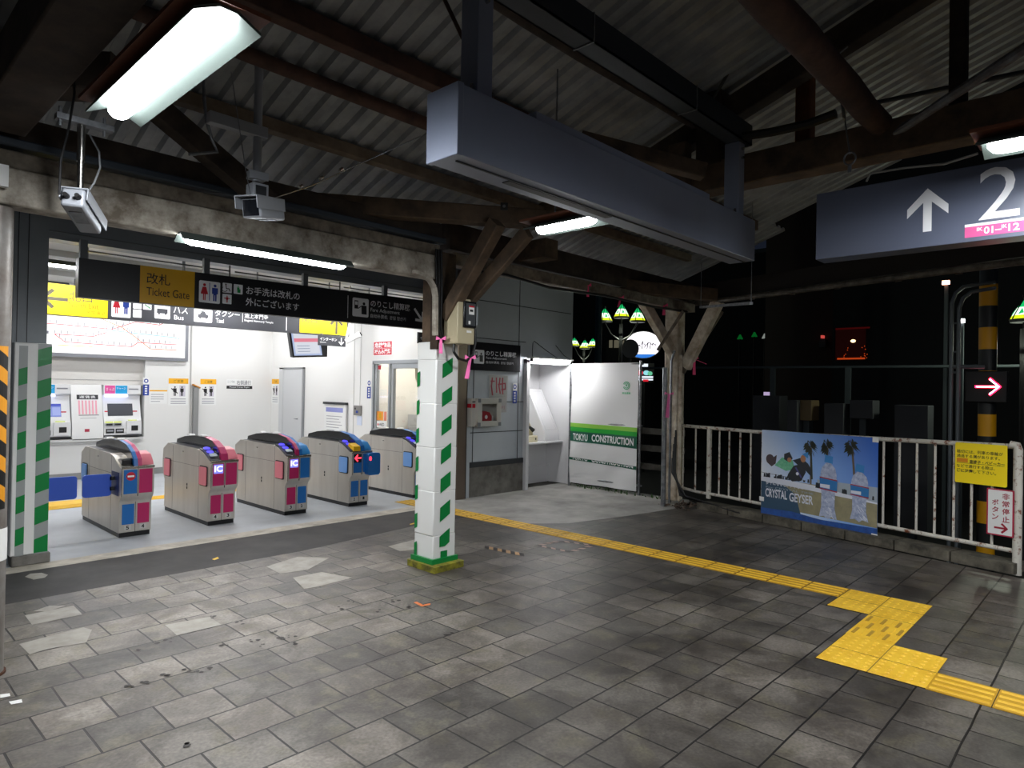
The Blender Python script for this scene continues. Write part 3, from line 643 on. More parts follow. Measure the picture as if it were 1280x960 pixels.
mb = MB(); mb.tube([(4.2, 4.66, 2.5), (4.26, 4.66, 2.68), (4.4, 4.64, 2.78), (4.8, 4.64, 2.80), (5.5, 4.66, 2.76), (6.5, 4.66, 2.79), (7.6, 4.66, 2.77), (8.6, 4.7, 2.8)], .016, CABLE, 8)
mb.build('cable', label='black cable running along the dirty painted beam', cat='cable')
# timber beyond the long box: hanging post with bolt, sloping log
beam((5.05, 2.85, 3.35), (5.05, 2.85, 3.75), .12, .16, WOOD, 'short bolted timber post at the right end of the roof steel', 'timber_block', 'block', up=(0, 1, 0))
beam(onZ(725, 175, 3.62), onZ(880, 215, 3.4), .12, .12, WOOD, 'brown log seen over the middle of the grey box', 'roof_log', 'log')
# rusty round stays
mb = MB(); a = onX(1118, 167, 5.0); b = onX(1300, 48, 4.2); mb.tube([a, a.lerp(b, .08), b], [.012, .03, .03], mat('grey stay pipe', '#72757a', .5, .5, noise='#4f4a46', nscale=9), 10)
mb.build('stay_pipe', label='thick grey stay pipe with flattened end on the brown tie beam', cat='pipe')
mb = MB(); mb.tube([onX(1082, 131, 5.6), onX(1290, 88, 5.6)], .018, mat('dull stay', '#3e4247', .5, .5), 8); mb.build('stay_pipe', label='thin dull stay pipe behind the thick grey one', cat='pipe')
mb = MB(); mb.tube([onX(556, 0, 2.4), onX(590, 72, 2.4)], .012, WOODR, 8); mb.build('roof_rod', label='thin rusty rod at the top edge left of the box hanger', cat='rod')
mb = MB(); mb.tube([onX(938, 12, 5.1), onX(925, 55, 5.1), onX(908, 95, 5.1), onX(893, 122, 5.1)], .014, mat('grey cable', '#57584f', .6), 8)
mb.tube([onX(893, 122, 5.1), onX(880, 150, 5.1)], .012, mat('grey cable', '#57584f', .6), 8)
mb.build('cable', label='pale grey cable sagging beside the broad dark king post', cat='cable')
mb = MB(); mb.tube([onX(900, -6, 5.0), onX(870, 22, 5.0), onX(840, 40, 5.0), onX(808, 52, 5.0)], .012, mat('grey cable', '#57584f', .6), 8)
mb.build('cable', label='grey cable curving along the roof at the top edge', cat='cable')
mb = MB(); mb.tube([onX(766, 105, 4.6), onX(750, 135, 4.6), onX(728, 160, 4.6)], .008, mat('grey cable', '#57584f', .6), 6); mb.tube([onX(768, 108, 4.6), onX(752, 140, 4.6), onX(738, 165, 4.6)], .008, mat('grey cable', '#57584f', .6), 6)
mb.build('cable', label='pair of thin grey cables behind the grey box top', cat='cable')
mb = MB(); mb.tube([onX(918, 172, 4.95), onX(965, 165, 5.0), onX(1010, 155, 5.05), onX(1045, 142, 5.05)], .035, CABLE, 8); mb.build('cable', label='thick black conduit between king post and round log', cat='cable')

# steel rail and the long grey box sign
SRAIL = mat('dark painted steel', '#30353c', .45, .3)
mb = MB(); mb.box(-3, 5.12, 2.25, 2.39, 3.62, 3.63, SRAIL); mb.box(-3, 5.12, 2.25, 2.26, 3.62, 3.78, SRAIL); mb.box(-3, 5.12, 2.38, 2.39, 3.62, 3.78, SRAIL)
for x in (1.0, 3.0, 4.2): mb.box(x, x+.01, 2.245, 2.395, 3.615, 3.785, GALV)
mb.build('steel_rail', label='dark steel channel rail under the roof carrying the grey box', cat='steel rail')
t = T('hanging_box', 'long grey steel box hanging across the middle of the photo', 'box', (3.5, 2.32, 2.7))
mb = MB(); mb.box(2.0, 5.13, 2.22, 2.43, 2.7, 3.02, SIGNBOX); mb.build('casing', t, bevel=.004)
mb = MB(); mb.box(1.965, 2.0, 2.215, 2.435, 2.695, 3.025, SIGNBOX); mb.build('end_cap', t, bevel=.004)
mb = MB(); mb.box(2.52, 4.4, 2.24, 2.3, 3.022, 3.07, SIGNBOX); mb.build('top_tray', t, bevel=.003)
mb = MB(); mb.box(2.03, 5.12, 2.29, 2.30, 2.694, 2.7, DKGREY); mb.box(2.4, 3.3, 2.31, 2.36, 2.696, 2.7, DKGREY); mb.build('bottom_seam', t)
for x, lb in ((2.19, 'left'), (5.0, 'right')):
    tt = T('box_hanger', 'grey steel hanger at the %s end of the long grey box' % lb, 'hanger', (x, 2.32, 3.02), 'hangers of the long grey box')
    MB().box(x-.05, x+.05, 2.28, 2.40, 3.02, 3.62, SIGNBOX).build('column', tt, bevel=.004)
    MB().box(x-.08, x+.08, 2.27, 2.42, 3.02, 3.03, SIGNBOX).build('base_plate', tt)
    for dx, dy in ((-.065, -.02), (.065, -.02)):
        mb = MB(); mb.tube([(x+dx, 2.32+dy, 3.03), (x+dx, 2.32+dy, 3.09)], .009, STEELL, 8); mb.tube([(x+dx, 2.32+dy, 3.03), (x+dx, 2.32+dy, 3.05)], .016, STEELL, 6); mb.build('bolt', tt)
    for dz in (3.5, 3.57):
        mb = MB(); mb.tube([(x, 2.262, dz), (x, 2.28, dz)], .011, STEELL, 8); mb.build('bolt', tt)

# ------------------------------------------------------------------ platform number sign
t = T('platform_number_sign', 'dark hanging sign with white arrow and figure 2', 'sign', (4.55, .6, 2.53))
mb = MB(); mb.box(4.5, 4.66, -1.2, 1.54, 2.53, 2.96, mat('sign slate', '#5c6274', .32)); mb.build('casing', t, bevel=.004)
mb = MB(); pg = PX(4.5, 1.54, 2.53)
SW = mat('white sign print', '#f4f4f6', .5)
# arrow
ac = .63
mb.rect(pg, ac-.022, .09, ac+.022, .30, .002, SW)
mb.poly(pg, [(ac, .345), (ac-.105, .235), (ac-.105, .18), (ac, .285)], .0021, SW); mb.poly(pg, [(ac, .345), (ac, .285), (ac+.105, .18), (ac+.105, .235)], .0022, SW)
mb.text(pg, '2', .88, .115, 1.065, .40, .002, SW, bold=.0)
mb.rect(pg, .815, .085, 1.62, .10, .002, SW)
PK = mat('pink band', '#d1548f', .5); mb.rect(pg, .815, .025, 1.62, .085, .0018, PK); mb.text(pg, 'IK', .872, .055, .90, .075, .003, SW, .02); mb.text(pg, '01–', .905, .035, .985, .075, .003, SW, .02); mb.text(pg, 'IK', .985, .055, 1.01, .075, .003, SW, .02); mb.text(pg, '12', 1.015, .035, 1.065, .075, .003, SW, .02)
mb.build('lettering', t, label='white arrow and figure 2 over a pink band')
mb = MB(); a = onX(1062, 212, 4.55); top = onX(1048, 92, 4.9)
mb.tube([a-Vector((0, 0, .02)), a+Vector((0, 0, .03))], .012, GALV, 6)
c = a+Vector((0, 0, .07)); mb.tube([c+Vector((0, .035*math.cos(k), .04*math.sin(k))) for k in [i*math.pi/8 for i in range(17)]], .006, GALV, 6)
mb.tube([c+Vector((0, 0, .03)), top], .005, GALV, 6); q = c.lerp(top, .45); mb.tube([q, c.lerp(top, .8)], .012, GALV, 6)
mb.tube([top, top+Vector((0, .05, .05)), top+Vector((0, .01, .13)), top+Vector((0, -.06, .17))], .005, GALV, 6)
mb.build('sign_hook', label='turnbuckle and hook holding the platform number sign', cat='hook')
mb = MB(); mb.tube([onX(1083, 227, 4.5), onX(1088, 217, 4.5), onX(1130, 210, 4.5), onX(1180, 205, 4.4), onX(1222, 192, 4.3)], .007, mat('pale cable', '#8a8a86', .5), 6)
mb.build('cable', label='pale cable from the number sign to the strip lamp beside it', cat='cable')

# gutter on the fence side
mb = MB(); mb.tube([fpt(4.6, 2.94, .02), fpt(-4, 2.94, .02)], .035, mat('dull gutter', '#6e675c', .6, noise='#3b362f', nscale=8), 12)
for s in (.5, 1.1, 1.8, 2.4, 3.0): mb.box(*[v for p in zip(tuple(fpt(s, 2.90)-Vector((.03, .03, 0))), tuple(fpt(s, 2.98)+Vector((.03, .03, 0)))) for v in p], WOODD)
mb.build('gutter', label='dull gutter pipe along the roof edge over the fence', cat='gutter')
mb = MB(); mb.bar(fpt(4.4, 3.1, -.05), fpt(-4, 3.1, -.05), .1, .22, mat('blackened timber', '#1d1814', .9)); mb.build('fascia_beam', label='dark fascia beam above the gutter', cat='beam')
mb = MB(); a = onX(876, 384, 8.0); b = onX(939, 379, 7.0); mb.bar(a, b, .04, .03, GALV); mb.tube([a+Vector((.0, 0, 0)), a+Vector((0, 0, .8))], .004, GALV, 6); mb.tube([b, b+Vector((0, 0, 1.1))], .004, GALV, 6)
mb.build('hanging_rail', label='short bright steel rail hanging near the white corner post', cat='rail')

# ------------------------------------------------------------------ white corner post
PEELW = mat('flaking white paint', '#e8e0cf', .7, noise='#a8957c', nscale=5, bump=.4)
t = T('corner_post', 'old white peeling timber post at the end of the fence', 'post', (8.85, 5.02, 0))
mb = MB(); mb.box(8.74, 8.96, 4.92, 5.14, .05, 2.95, PEELW); mb.box(8.76, 8.80, 4.86, 4.92, .05, 2.2, PEELW); mb.build('timber', t, bevel=.02)
beam((7.85, 4.98, 2.93), (8.78, 4.98, 2.15), .1, .15, PEELW, 'left whitish brace of the white corner post', 'timber_brace', 'brace')
beam(Vector((8.85, 4.85, 2.02)), onF(898, 376), .1, .17, PEELW, 'right whitish brace of the white corner post', 'timber_brace', 'brace')
beam(Vector((8.9, 4.95, 1.95)), onF(886, 385)+Vector((.35, 0, 0)), .08, .12, PEEL2, 'darker second brace behind the right whitish brace', 'timber_brace', 'brace')
beam(onY(854, 389, 4.6), onY(822, 438, 4.92), .03, .045, PEEL2, 'thin slanting batten in front of the white corner post', 'batten', 'batten')
mb = MB(); mb.tube([(8.5, 4.98, 0), (8.5, 4.98, 2.0)], .035, GALV, 12); mb.tube([(8.6, 4.94, .0), (8.6, 4.94, 2.1), (8.62, 4.9, 2.25)], .018, GALV, 8)
mb.build('conduit', label='grey conduit pipes beside the white corner post', cat='pipe')
mb = MB()
for k in range(5):
    o = k*.02; q0 = Vector((8.62-o, 4.86, 1.1-.1*k)); mb.tube([q0, Vector((8.58-o, 4.84, .5)), Vector((8.55, 4.74-o, .18)), fpt(3.7, .07+.01*k, .02+o), fpt(3.1, .06, .03+o), fpt(2.4-.1*k, .05+.01*k, .02), fpt(2.2, .03, -.06)], .014+.002*(k % 3), CABLE, 8)
mb.build('cables', label='bundle of black cables falling from the corner post along the fence foot', cat='cable')
mb = MB()
for k in range(60):
    p = Vector((8.62+random.gauss(0, .13), 4.72+random.gauss(0, .10), random.uniform(.0, .06))); r = random.uniform(.015, .05)
    v = [p+Vector((random.uniform(-1, 1), random.uniform(-1, 1), random.uniform(-.2, 1)))*r for _ in range(6)]
    mb.mesh(v, [(0, 1, 2), (0, 2, 3), (0, 3, 4), (0, 4, 5), (0, 5, 1), (1, 2, 3, 4, 5)], mat('dry leaves and rubble', '#3f3229', .9, noise='#6a5a4c', nscale=20))
mb.build('leaf_litter', label='dry leaves and rubble at the foot of the corner post', cat='debris', kind='stuff')
mb = MB()
for k in range(60):
    p = Vector((random.uniform(8.95, 9.15), random.uniform(5.2, 7.1), 0)); h = random.uniform(.03, .09); a = random.uniform(0, 6.28)
    w = Vector((math.cos(a), math.sin(a), 0))*.012; mb.face([p-w, p+w, p+Vector((math.cos(a+1)*.03, math.sin(a+1)*.03, h))], mat('weeds', '#3f6a2a', .7))
mb.build('weeds', label='small green weeds along the bottom of the white hoarding sheet', cat='weeds', kind='stuff')
ribbon(onY(735, 357, 4.68), .13, .03, REDB, 'dark pink ribbon under the painted beam, leftmost of three', 0)
ribbon(onY(776, 372, 4.68), .12, .03, REDB, 'dark pink ribbon with flag end above the green lamps, middle of three', -.03)
ribbon(onY(830, 382, 4.68), .13, .04, REDB, 'dark pink ribbon beside the whitish brace, rightmost of three', 0)
ribbon(onY(763, 492, 4.3)+Vector((0, 0, 0)) if False else Vector((8.48, 4.9, 1.62)), .34, .05, PINK, 'long pink ribbon on the grey conduit of the corner post', -.02)
mb = MB(); a = onF(863, 447); b = onF(883, 455); mb.bar(a, b, .008, .008, REDB); ribbon(onF(868, 448), .24, .045, REDB, 'dark pink ribbon hanging over the fence near the corner post', 0)
mb.build('ribbon_string', label='thin pink string above the fence', cat='string')

# ------------------------------------------------------------------ security cameras
def camera_house(t, c, fwd, tilt, L, w, h, rear):
    fwd = Vector(fwd).normalized(); rt = fwd.cross(Vector((0, 0, 1))).normalized(); up = rt.cross(fwd)
    f2 = (fwd*math.cos(tilt)-up*math.sin(tilt)).normalized(); u2 = rt.cross(f2)
    def P(a, b, d): return Vector(c)+f2*a+rt*b+u2*d
    def bx(mb, a0, a1, b0, b1, d0, d1, m):
        vs = [P(a, b, d) for a in (a0, a1) for b in (b0, b1) for d in (d0, d1)]
        mb.mesh(vs, [(0, 1, 3, 2), (4, 6, 7, 5), (0, 4, 5, 1), (2, 3, 7, 6), (0, 2, 6, 4), (1, 5, 7, 3)], m)
    mb = MB(); bx(mb, 0, L, -w/2, w/2, -h/2, h/2, SILVERP); hs = mb.build('housing', t, bevel=.012)
    mb = MB(); bx(mb, .01, L+.05, -w/2-.012, w/2+.012, h/2+.004, h/2+.012, SILVERP); bx(mb, .01, L+.05, w/2+.006, w/2+.012, -h*.05, h/2+.01, SILVERP); bx(mb, .01, L+.05, -w/2-.012, -w/2-.006, -h*.05, h/2+.01, SILVERP); mb.build('sunshield', hs, bevel=.002)
    mb = MB(); bx(mb, L, L+.004, -w/2+.012, w/2-.012, -h/2+.012, h/2-.012, mat('camera glass', '#15171c', .08)); mb.build('front_glass', hs)
    if rear:
        for s in (-1, 1):
            mb = MB(); mb.tube([P(0, s*w*.25, 0), P(-.03, s*w*.25, 0)], [.016, .011], INK, 10); mb.build('cable_gland', hs)
    mb = MB(); bx(mb, L*.2, L*.6, -w*.3, w*.3, -h/2-.004, -h/2, GALV); mb.build('bottom_plate', hs)
    return P
t = T('security_camera', 'silver security camera on a pole at the left, seen from behind', 'camera', (.95, 4.0, 2.5))
P = camera_house(t, (.915, 4.0, 2.60), (.42, .75, 0), math.radians(13), .33, .105, .10, True)
mb = MB(); mb.tube([(.955, 4.03, 2.63), (.955, 4.03, 2.83)], .016, STEELL, 12); mb.tube([(.955, 4.03, 2.80), (.955, 4.03, 2.99)], .02, STEELL, 12); mb.build('pole', t)
mb = MB(); mb.box(.84, 1.10, 4.0, 4.06, 2.99, 3.02, GALV); 
for x in (.86, 1.06): mb.tube([(x, 4.03, 2.96), (x, 4.03, 3.06)], .008, GALV, 6)
mb.build('top_bracket', t)
mb = MB(); mb.tube([onY(74, 243, 3.95), onY(76, 200, 3.98), onY(86, 160, 4.0), onY(93, 118, 4.0), onY(93, 100, 4.1)], .006, CABLE, 6); mb.build('cable', t, label='black cable')
mb = MB(); mb.tube([onY(112, 168, 4.0), onY(124, 190, 4.0), onY(125, 210, 4.0), onY(118, 228, 4.0), onY(110, 240, 4.0)], .005, GALV, 6); mb.build('safety_wire', t)
t = T('security_camera', 'silver security camera hanging left of the grey box, seen from the front', 'camera', (1.9, 4.0, 2.65))
P = camera_house(t, (2.06, 4.08, 2.775), (-.75, -.45, 0), math.radians(10), .27, .13, .12, False)
mb = MB(); mb.tube([(1.905, 4.03, 2.92), (1.905, 4.03, 3.66)], .026, SILVERP, 12); mb.build('pole', t)
mb = MB(); mb.box(1.84, 1.965, 3.99, 4.0, 2.93, 2.98, SILVERP); mb.box(1.85, 1.955, 4.0, 4.06, 2.93, 2.98, SILVERP); mb.build('clamp', t, bevel=.004)
mb = MB(); mb.box(1.855, 1.955, 3.97, 4.07, 2.80, 2.90, SILVERP); mb.box(1.87, 1.94, 3.965, 3.972, 2.815, 2.885, DKGREY); mb.build('joint', t, bevel=.006)
mb = MB(); mb.box(1.6, 1.96, 4.0, 4.06, 3.2, 3.27, SILVERP); mb.build('top_arm', t, bevel=.004)
mb = MB(); mb.tube([onY(318, 272, 4.0), onY(306, 205, 4.0), onY(289, 90, 4.0)], .003, GALV, 5)
mb.tube([onY(336, 250, 4.0), onY(390, 232, 3.9), onY(535, 166, 3.75)], .004, STEELL, 6)
for k in (.18, .3, .42): q = onY(336, 250, 4.0).lerp(onY(535, 166, 3.75), k); mb.tube([q-Vector((.012, 0, .01)), q+Vector((.012, 0, .01))], .012, STEELL, 6)
mb.build('guy_wires', label='thin guy wires with clips spreading from the right camera pole', cat='wire')
mb = MB(); mb.tube([onY(254, 100, 4.2), onY(255, 120, 4.2), onY(258, 150, 4.2), onY(265, 175, 4.2), onY(272, 190, 4.2), onY(236, 193, 4.2)], .01, GALV, 6); mb.build('conduit', label='thin bent conduit left of the right security camera', cat='pipe')
# ------------------------------------------------------------------ ticket gates
GP = mat('gate pink', '#b5205e', .4); GB = mat('gate blue', '#1667b0', .4); PADP = mat('pale pink pad', '#e5808e', .45); PADB = mat('pale blue pad', '#6f9fdd', .45); FLAPB = mat('blue flap', '#3358c0', .5)
HOOD = mat('gloss black hood', '#101012', .12); PURP = mat('violet reader disc', '#4a3fd8', .3, emit='#4038e0', es=.6)
BODYP = [(0, .05), (0, .37), (-.02, .405), (-.055, .44), (-.07, .48), (-.07, .735), (0, .75), (.2, .845), (.35, .87), (1.28, .88), (1.44, .80), (1.46, .64), (1.45, .5), (1.38, .40), (1.38, .05)]
FINP = [(1.33, .87), (1.31, .925), (1.05, .975), (.75, 1.0), (.45, 1.0), (.2, .965), (.04, .90), (-.04, .83), (-.06, .76), (.06, .77), (.2, .845), (.35, .872)]
def ring(mb, prof, x0, x1, m, m2=None): mb.ext([(x0, y, z) for y, z in prof], (x1-x0, 0, 0), m, m2)
def rrect(a0, b0, a1, b1, r=.02, n=4):
    pts = []
    for cx, cy, t0 in ((a1-r, b1-r, 0), (a0+r, b1-r, 90), (a0+r, b0+r, 180), (a1-r, b0+r, 270)):
        for i in range(n+1): t = math.radians(t0+90*i/n); pts.append((cx+r*math.cos(t), cy+r*math.sin(t)))
    return pts
def gate(x, label, cl, cr, nl, nr, ic=False, noentry=False, arrow=False, flapL=False, flapR=False, padc=None, pod=False):
    t = T('ticket_gate', label, 'ticket gate', (0, 0, 0), 'automatic ticket gates')
    Wd = .315
    mb = MB(); ring(mb, BODYP, 0, Wd, STEEL); mb.build('body', t, bevel=.006)
    mb = MB(); mb.box(.008, Wd-.008, .012, 1.37, 0, .052, BLACK); mb.build('plinth', t)
    mb = MB(); mb.box(Wd/2-.002, Wd/2+.002, -.0715, 0, .44, .75, INK); mb.box(Wd/2-.002, Wd/2+.002, -.0015, 0, .05, .38, INK)
    for yy in (.28, 1.1): mb.box(-.0012, 0, yy, yy+.004, .06, .86, mat('seam', '#57524b', .5))
    mb.box(-.0012, 0, .28, 1.44, .66, .664, mat('seam', '#57524b', .5))
    mb.box(-.002, 0, .62, .645, .36, .39, INK); mb.box(-.002, 0, .62, .645, .40, .43, INK); mb.box(-.002, 0, .75, .79, .80, .815, STEELL)
    mb.build('seams', t)
    mb = MB(); mb.box(-.004, Wd+.004, -.076, -.062, .735, .76, STEELL); mb.box(-.003, .006, -.07, -.062, .44, .74, STEELL); mb.build('front_trim', t, bevel=.003)
    for (a0, a1, m, nm) in ((.018, Wd/2-.01, cl, nl), (Wd/2+.01, Wd-.018, cr, nr)):
        mb = MB(); mb.box(a0, a1, -.073, -.07, .47, .725, m); fps = mb.build('front_panel', t); fpl = fps if a0 < .1 else fpl
        mb = MB(); mb.box(a0+.01, a1-.002, -.003, 0, .135, .35, m); lp_ = mb.build('lower_panel', t)
        mb = MB(); mb.box(a0+.035, a1-.03, -.003, 0, .075, .125, mat('number plate', '#c8c6c2', .5)); pl = PY(a0, -.0035, 0)
        mb.text(pl, nm, (a1-a0)/2-.014, .08, (a1-a0)/2+.016, .12, .001, INK, .03); mb.build('number_plate', lp_)
    # hood along the middle
    mb = MB(); ring(mb, FINP, .12, .195, HOOD)
    top = FINP[1:9]
    for (y0, z0), (y1, z1) in zip(top[:-1], top[1:]):
        o = .004
        if y0 > .5: continue
        mb.face([(.118, y0, z0+o), (.118, y1-o*.3, z1+o), (.157, y1-o*.3, z1+o), (.157, y0, z0+o)], cl)
        mb.face([(.157, y0, z0+o), (.157, y1-o*.3, z1+o), (.197, y1-o*.3, z1+o), (.197, y0, z0+o)], cr)
    for xx, cc in ((.1195, cl), (.1955, cr)):
        mb.face([(xx, -.06, .76), (xx, -.04, .83), (xx, .04, .90), (xx, .07, .90), (xx, .0, .83), (xx, -.01, .765)], cc)
        for (y0, z0), (y1, z1) in list(zip(top[:-1], top[1:]))[4:]: mb.face([(xx, y0, z0-.012), (xx, y1, z1-.012), (xx, y1, z1+.004), (xx, y0, z0+.004)], cc)
    mb.face([(.118, -.065, .76), (.197, -.065, .76), (.197, -.045, .835), (.118, -.045, .835)], cl)
    mb.face([(.157, -.0655, .76), (.197, -.0655, .76), (.197, -.0455, .835), (.157, -.0455, .835)], cr)
    mb.build('hood', t)
    for yy, zz in ((.95, .99), (.55, 1.002)):
        mb = MB(); mb.slab(Pl((.157, yy, zz), (0, 1, 0), (0, 0, 1)), [(-.05, 0), (.05, 0), (.035, .018), (-.035, .018)], -.035, .035, WHITE); mb.build('sensor', t, bevel=.004)
    # tops left and right
    mb = MB(); mb.face([(.012, .36, .876), (.118, .36, .876), (.118, 1.25, .883), (.012, 1.25, .883)], mat('black top tray', '#1c1c1e', .3))
    mb.face([(.197, .36, .876), (.303, .36, .876), (.303, 1.25, .883), (.197, 1.25, .883)], mat('black top tray', '#1c1c1e', .3)); mb.build('top_tray', t)
    if ic or arrow or pod:
        mb = MB(); mb.ext([(.008, -.05, .765), (.008, .2, .865), (.008, .3, .885), (.008, .3, .87), (.008, .2, .845), (.008, 0, .75)], (.108, 0, 0), mat('reader top', '#3a3a40', .3)); mb.build('reader_housing', t)
        for yy in (.22, .125):
            for xx in (.062,):
                mb = MB(); zz = .795+(yy+.02)*.36
                mb.slab(Pl((xx, yy, zz), (1, 0, 0), (0, .93, .37)), [(.04*math.cos(k), .036*math.sin(k)) for k in [i*math.pi/8 for i in range(16)]], 0, .004, PURP); mb.build('reader_disc', t)
        mb = MB(); mb.slab(Pl((.06, .03, .815), (1, 0, 0), (0, .93, .37)), rrect(-.04, -.035, .04, .035, .01), 0, .01, mat('pale reader plate', '#b9c6cf', .2)); mb.build('reader_plate', t)
    else:
        mb = MB(); mb.box(.02, .116, .0, .14, .77, .83, mat('black top tray', '#1c1c1e', .3)); mb.build('ticket_slot', t, bevel=.01)
    if arrow:
        mb = MB(); ring(mb, [(-.085, .765), (-.08, .83), (.05, .87), (.06, .83)], .008, .115, mat('yellow slot cover', '#e6b400', .4)); mb.box(.02, .1, -.088, -.08, .79, .805, mat('yellow slot cover', '#e6b400', .4)); mb.build('ticket_slot_cover', t, bevel=.004, label='yellow ticket slot cover')
    mb = MB(); ring(mb, [(-.06, .762), (-.045, .80), (.04, .875), (.2, .90), (.22, .85), (.05, .77)], .199, Wd-.004, PADP if cr is GP else mat('gate sky blue', '#2f86c8', .4)); mb.build('right_shoulder', t, bevel=.008)
    if noentry:
        mb = MB(); pl = PY(0, -.0735, 0); mb.disc(pl, .085, .655, .045, .045, .001, RED); mb.rect(pl, .053, .646, .117, .664, .002, SWHITE); mb.build('no_entry_mark', fpl)
    if ic:
        mb = MB(); pl = PY(0, -.0735, 0); mb.rect(pl, .028, .61, .135, .715, .001, glow('IC display', '#8a8cff', .5)); mb.text(pl, 'IC', .035, .63, .128, .70, .002, glow('IC letters', '#ffffff', .8), .03); mb.build('display', fpl)
    if arrow:
        RA = glow('red arrow', '#ff2a3a', 2.2); mb = MB(); pl = PY(0, -.0735, 0); mb.rect(pl, .02, .61, .14, .725, .001, INK)
        mb.line(pl, [(.13, .67), (.04, .67)], .018, .002, RA); mb.line(pl, [(.08, .71), (.04, .67), (.08, .63)], .018, .0025, RA); mb.build('display', fpl, label='red arrow display')
    if pod:
        mb = MB(); mb.slab(PY(0, 0, 0), rrect(.2, .43, .40, .735, .04), .06, .15, GB); mb.build('round_pod', t, bevel=.02, label='blue rounded pod')
        mb = MB(); pl = PY(0, -.152, 0); mb.disc(pl, .235, .66, .02, .03, 0, glow('red arrow', '#ff2a3a', 2.2)); mb.build('pod_light', t)
    pc = padc or PADP
    for (y0, y1, sd) in ((.03, .25, 0), (1.17, 1.37, 0), (.03, .25, 1), (1.17, 1.37, 1)):
        xx = -.006 if sd == 0 else Wd
        if (flapL and sd == 0 and y0 < .1) or (flapR and sd == 1 and y0 < .1): continue
        mb = MB(); mb.ext([(xx, a, b) for a, b in rrect(y0, .45, y1, .685, .02)], (.006, 0, 0), INK); mb.ext([(xx-.012 if sd == 0 else xx+.006, a, b) for a, b in rrect(y0+.012, .462, y1-.012, .673, .02)], (.012, 0, 0), pc if sd == 0 else (PADB if cr is GB else PADP))
        mb.build('folded_flap', t, label='folded door flap')
    if flapL or flapR:
        for on, s in ((flapL, -1), (flapR, 1)):
            if not on: continue
            x0 = 0 if s < 0 else Wd
            mb = MB(); pts = rrect(.035, .435, .30, .67, .03)
            mb.ext([(x0+s*a, .15, b) for a, b in pts], (0, .03, 0), FLAPB); mb.build('closed_flap', t, bevel=.008, label='blue closed door flap')
            mb = MB()
            for zz in (.49, .60): mb.box(min(x0, x0+s*.05), max(x0, x0+s*.05), .15, .185, zz, zz+.04, DKGREY)
            mb.box(min(x0-.0*s, x0+s*.004), max(x0, x0+s*.004), .02, .26, .44, .69, mat('flap recess', '#22305e', .5)); mb.build('hinge', t)
    t.location = (x, 7.83, 0); WL[t.name] = Vector(t.location)
    return t
gate(2.275, 'ticket gate with no entry disc and closed blue flap, numbered 5 and 4', GB, GP, '5', '4', noentry=True, flapL=True, padc=PADB)
gate(3.20, 'ticket gate with pink front panels and IC display, numbered 4 and 3', GP, GP, '4', '3', ic=True)
gate(4.15, 'ticket gate with one pink and one blue front, numbered 3 and 2', GP, GB, '3', '2', ic=True)
gate(5.09, 'ticket gate with yellow slot cover and red arrow display, numbered 2 and 1', GB, GB, '2', '1', arrow=True, padc=PADB, pod=True)
gate(6.2, 'rightmost ticket gate, half hidden behind the striped post', GB, GB, '1', '1', ic=True, padc=PADB)
gate(1.31, 'leftmost ticket gate, mostly hidden by the striped jamb', GB, GB, '6', '5', flapR=True, padc=PADB)

# ------------------------------------------------------------------ hanging direction signs
def fare_icon(mb, pl, a, b, w, h, d, mw, mk):
    mb.poly(pl, [(a+x, b+y) for x, y in rrect(0, 0, w, h, .02)], d, mw)
    mb.rect(pl, a+w*.12, b+h*.42, a+w*.34, b+h*.86, d+.001, mk); mb.rect(pl, a+w*.15, b+h*.62, a+w*.31, b+h*.8, d+.002, mw)
    mb.line(pl, [(a+w*.36, b+h*.45), (a+w*.5, b+h*.55), (a+w*.62, b+h*.6)], .01, d+.001, mk)
    mb.disc(pl, a+w*.7, b+h*.72, w*.08, w*.08, d+.001, mk); mb.poly(pl, [(a+w*.55, b+h*.62), (a+w*.86, b+h*.62), (a+w*.88, b+h*.15), (a+w*.56, b+h*.15)], d+.001, mk)
def arrow(mb, pl, a, b, L, ang, w, d, m):
    c, s = math.cos(ang), math.sin(ang); R = lambda x, y: (a+x*c-y*s, b+x*s+y*c)
    mb.line(pl, [R(-L/2, 0), R(L/2-w*.5, 0)], w, d, m); mb.line(pl, [R(L*.1, L*.4), R(L/2, 0), R(L*.1, -L*.4)], w, d+.0006, m)
t = T('direction_sign', 'dark hanging sign with yellow ticket gate panel across the gate opening', 'sign', (4.2, 7.2, 2.45))
mb = MB(); mb.ext([(1.70, 7.16, 2.435), (6.6, 7.16, 2.46), (6.6, 7.16, 2.86), (1.70, 7.16, 2.80)], (0, .1, 0), SIGNBLK); mb.build('board', t)
pl = Pl((0, 7.158, 0), (1, 0, 0), (0, 0, 1)); SY = 7.158/7.25
mb = MB()
mb.poly(pl, [(2.22, 2.44), (2.74, 2.442), (2.74, 2.812), (2.22, 2.805)], .001, SIGNYEL)
mb.text(pl, '改札', 2.28, 2.635, 2.50, 2.745, .002, INK, .005); mb.text(pl, 'Ticket Gate', 2.28, 2.52, 2.69, 2.60, .002, INK)
mb.poly(pl, rrect(2.785, 2.505, 3.005, 2.735, .015), .001, SGREY)
mb.person(pl, 2.84, 2.53, .18, RED, .002, True); mb.person(pl, 2.95, 2.53, .18, BLUE, .002); mb.rect(pl, 2.89, 2.53, 2.897, 2.72, .002, BLUE)
for (a, b) in ((3.03, 2.635), (3.15, 2.635), (3.03, 2.515)): mb.poly(pl, rrect(a, b, a+.1, b+.105, .008), .001, SGREY)
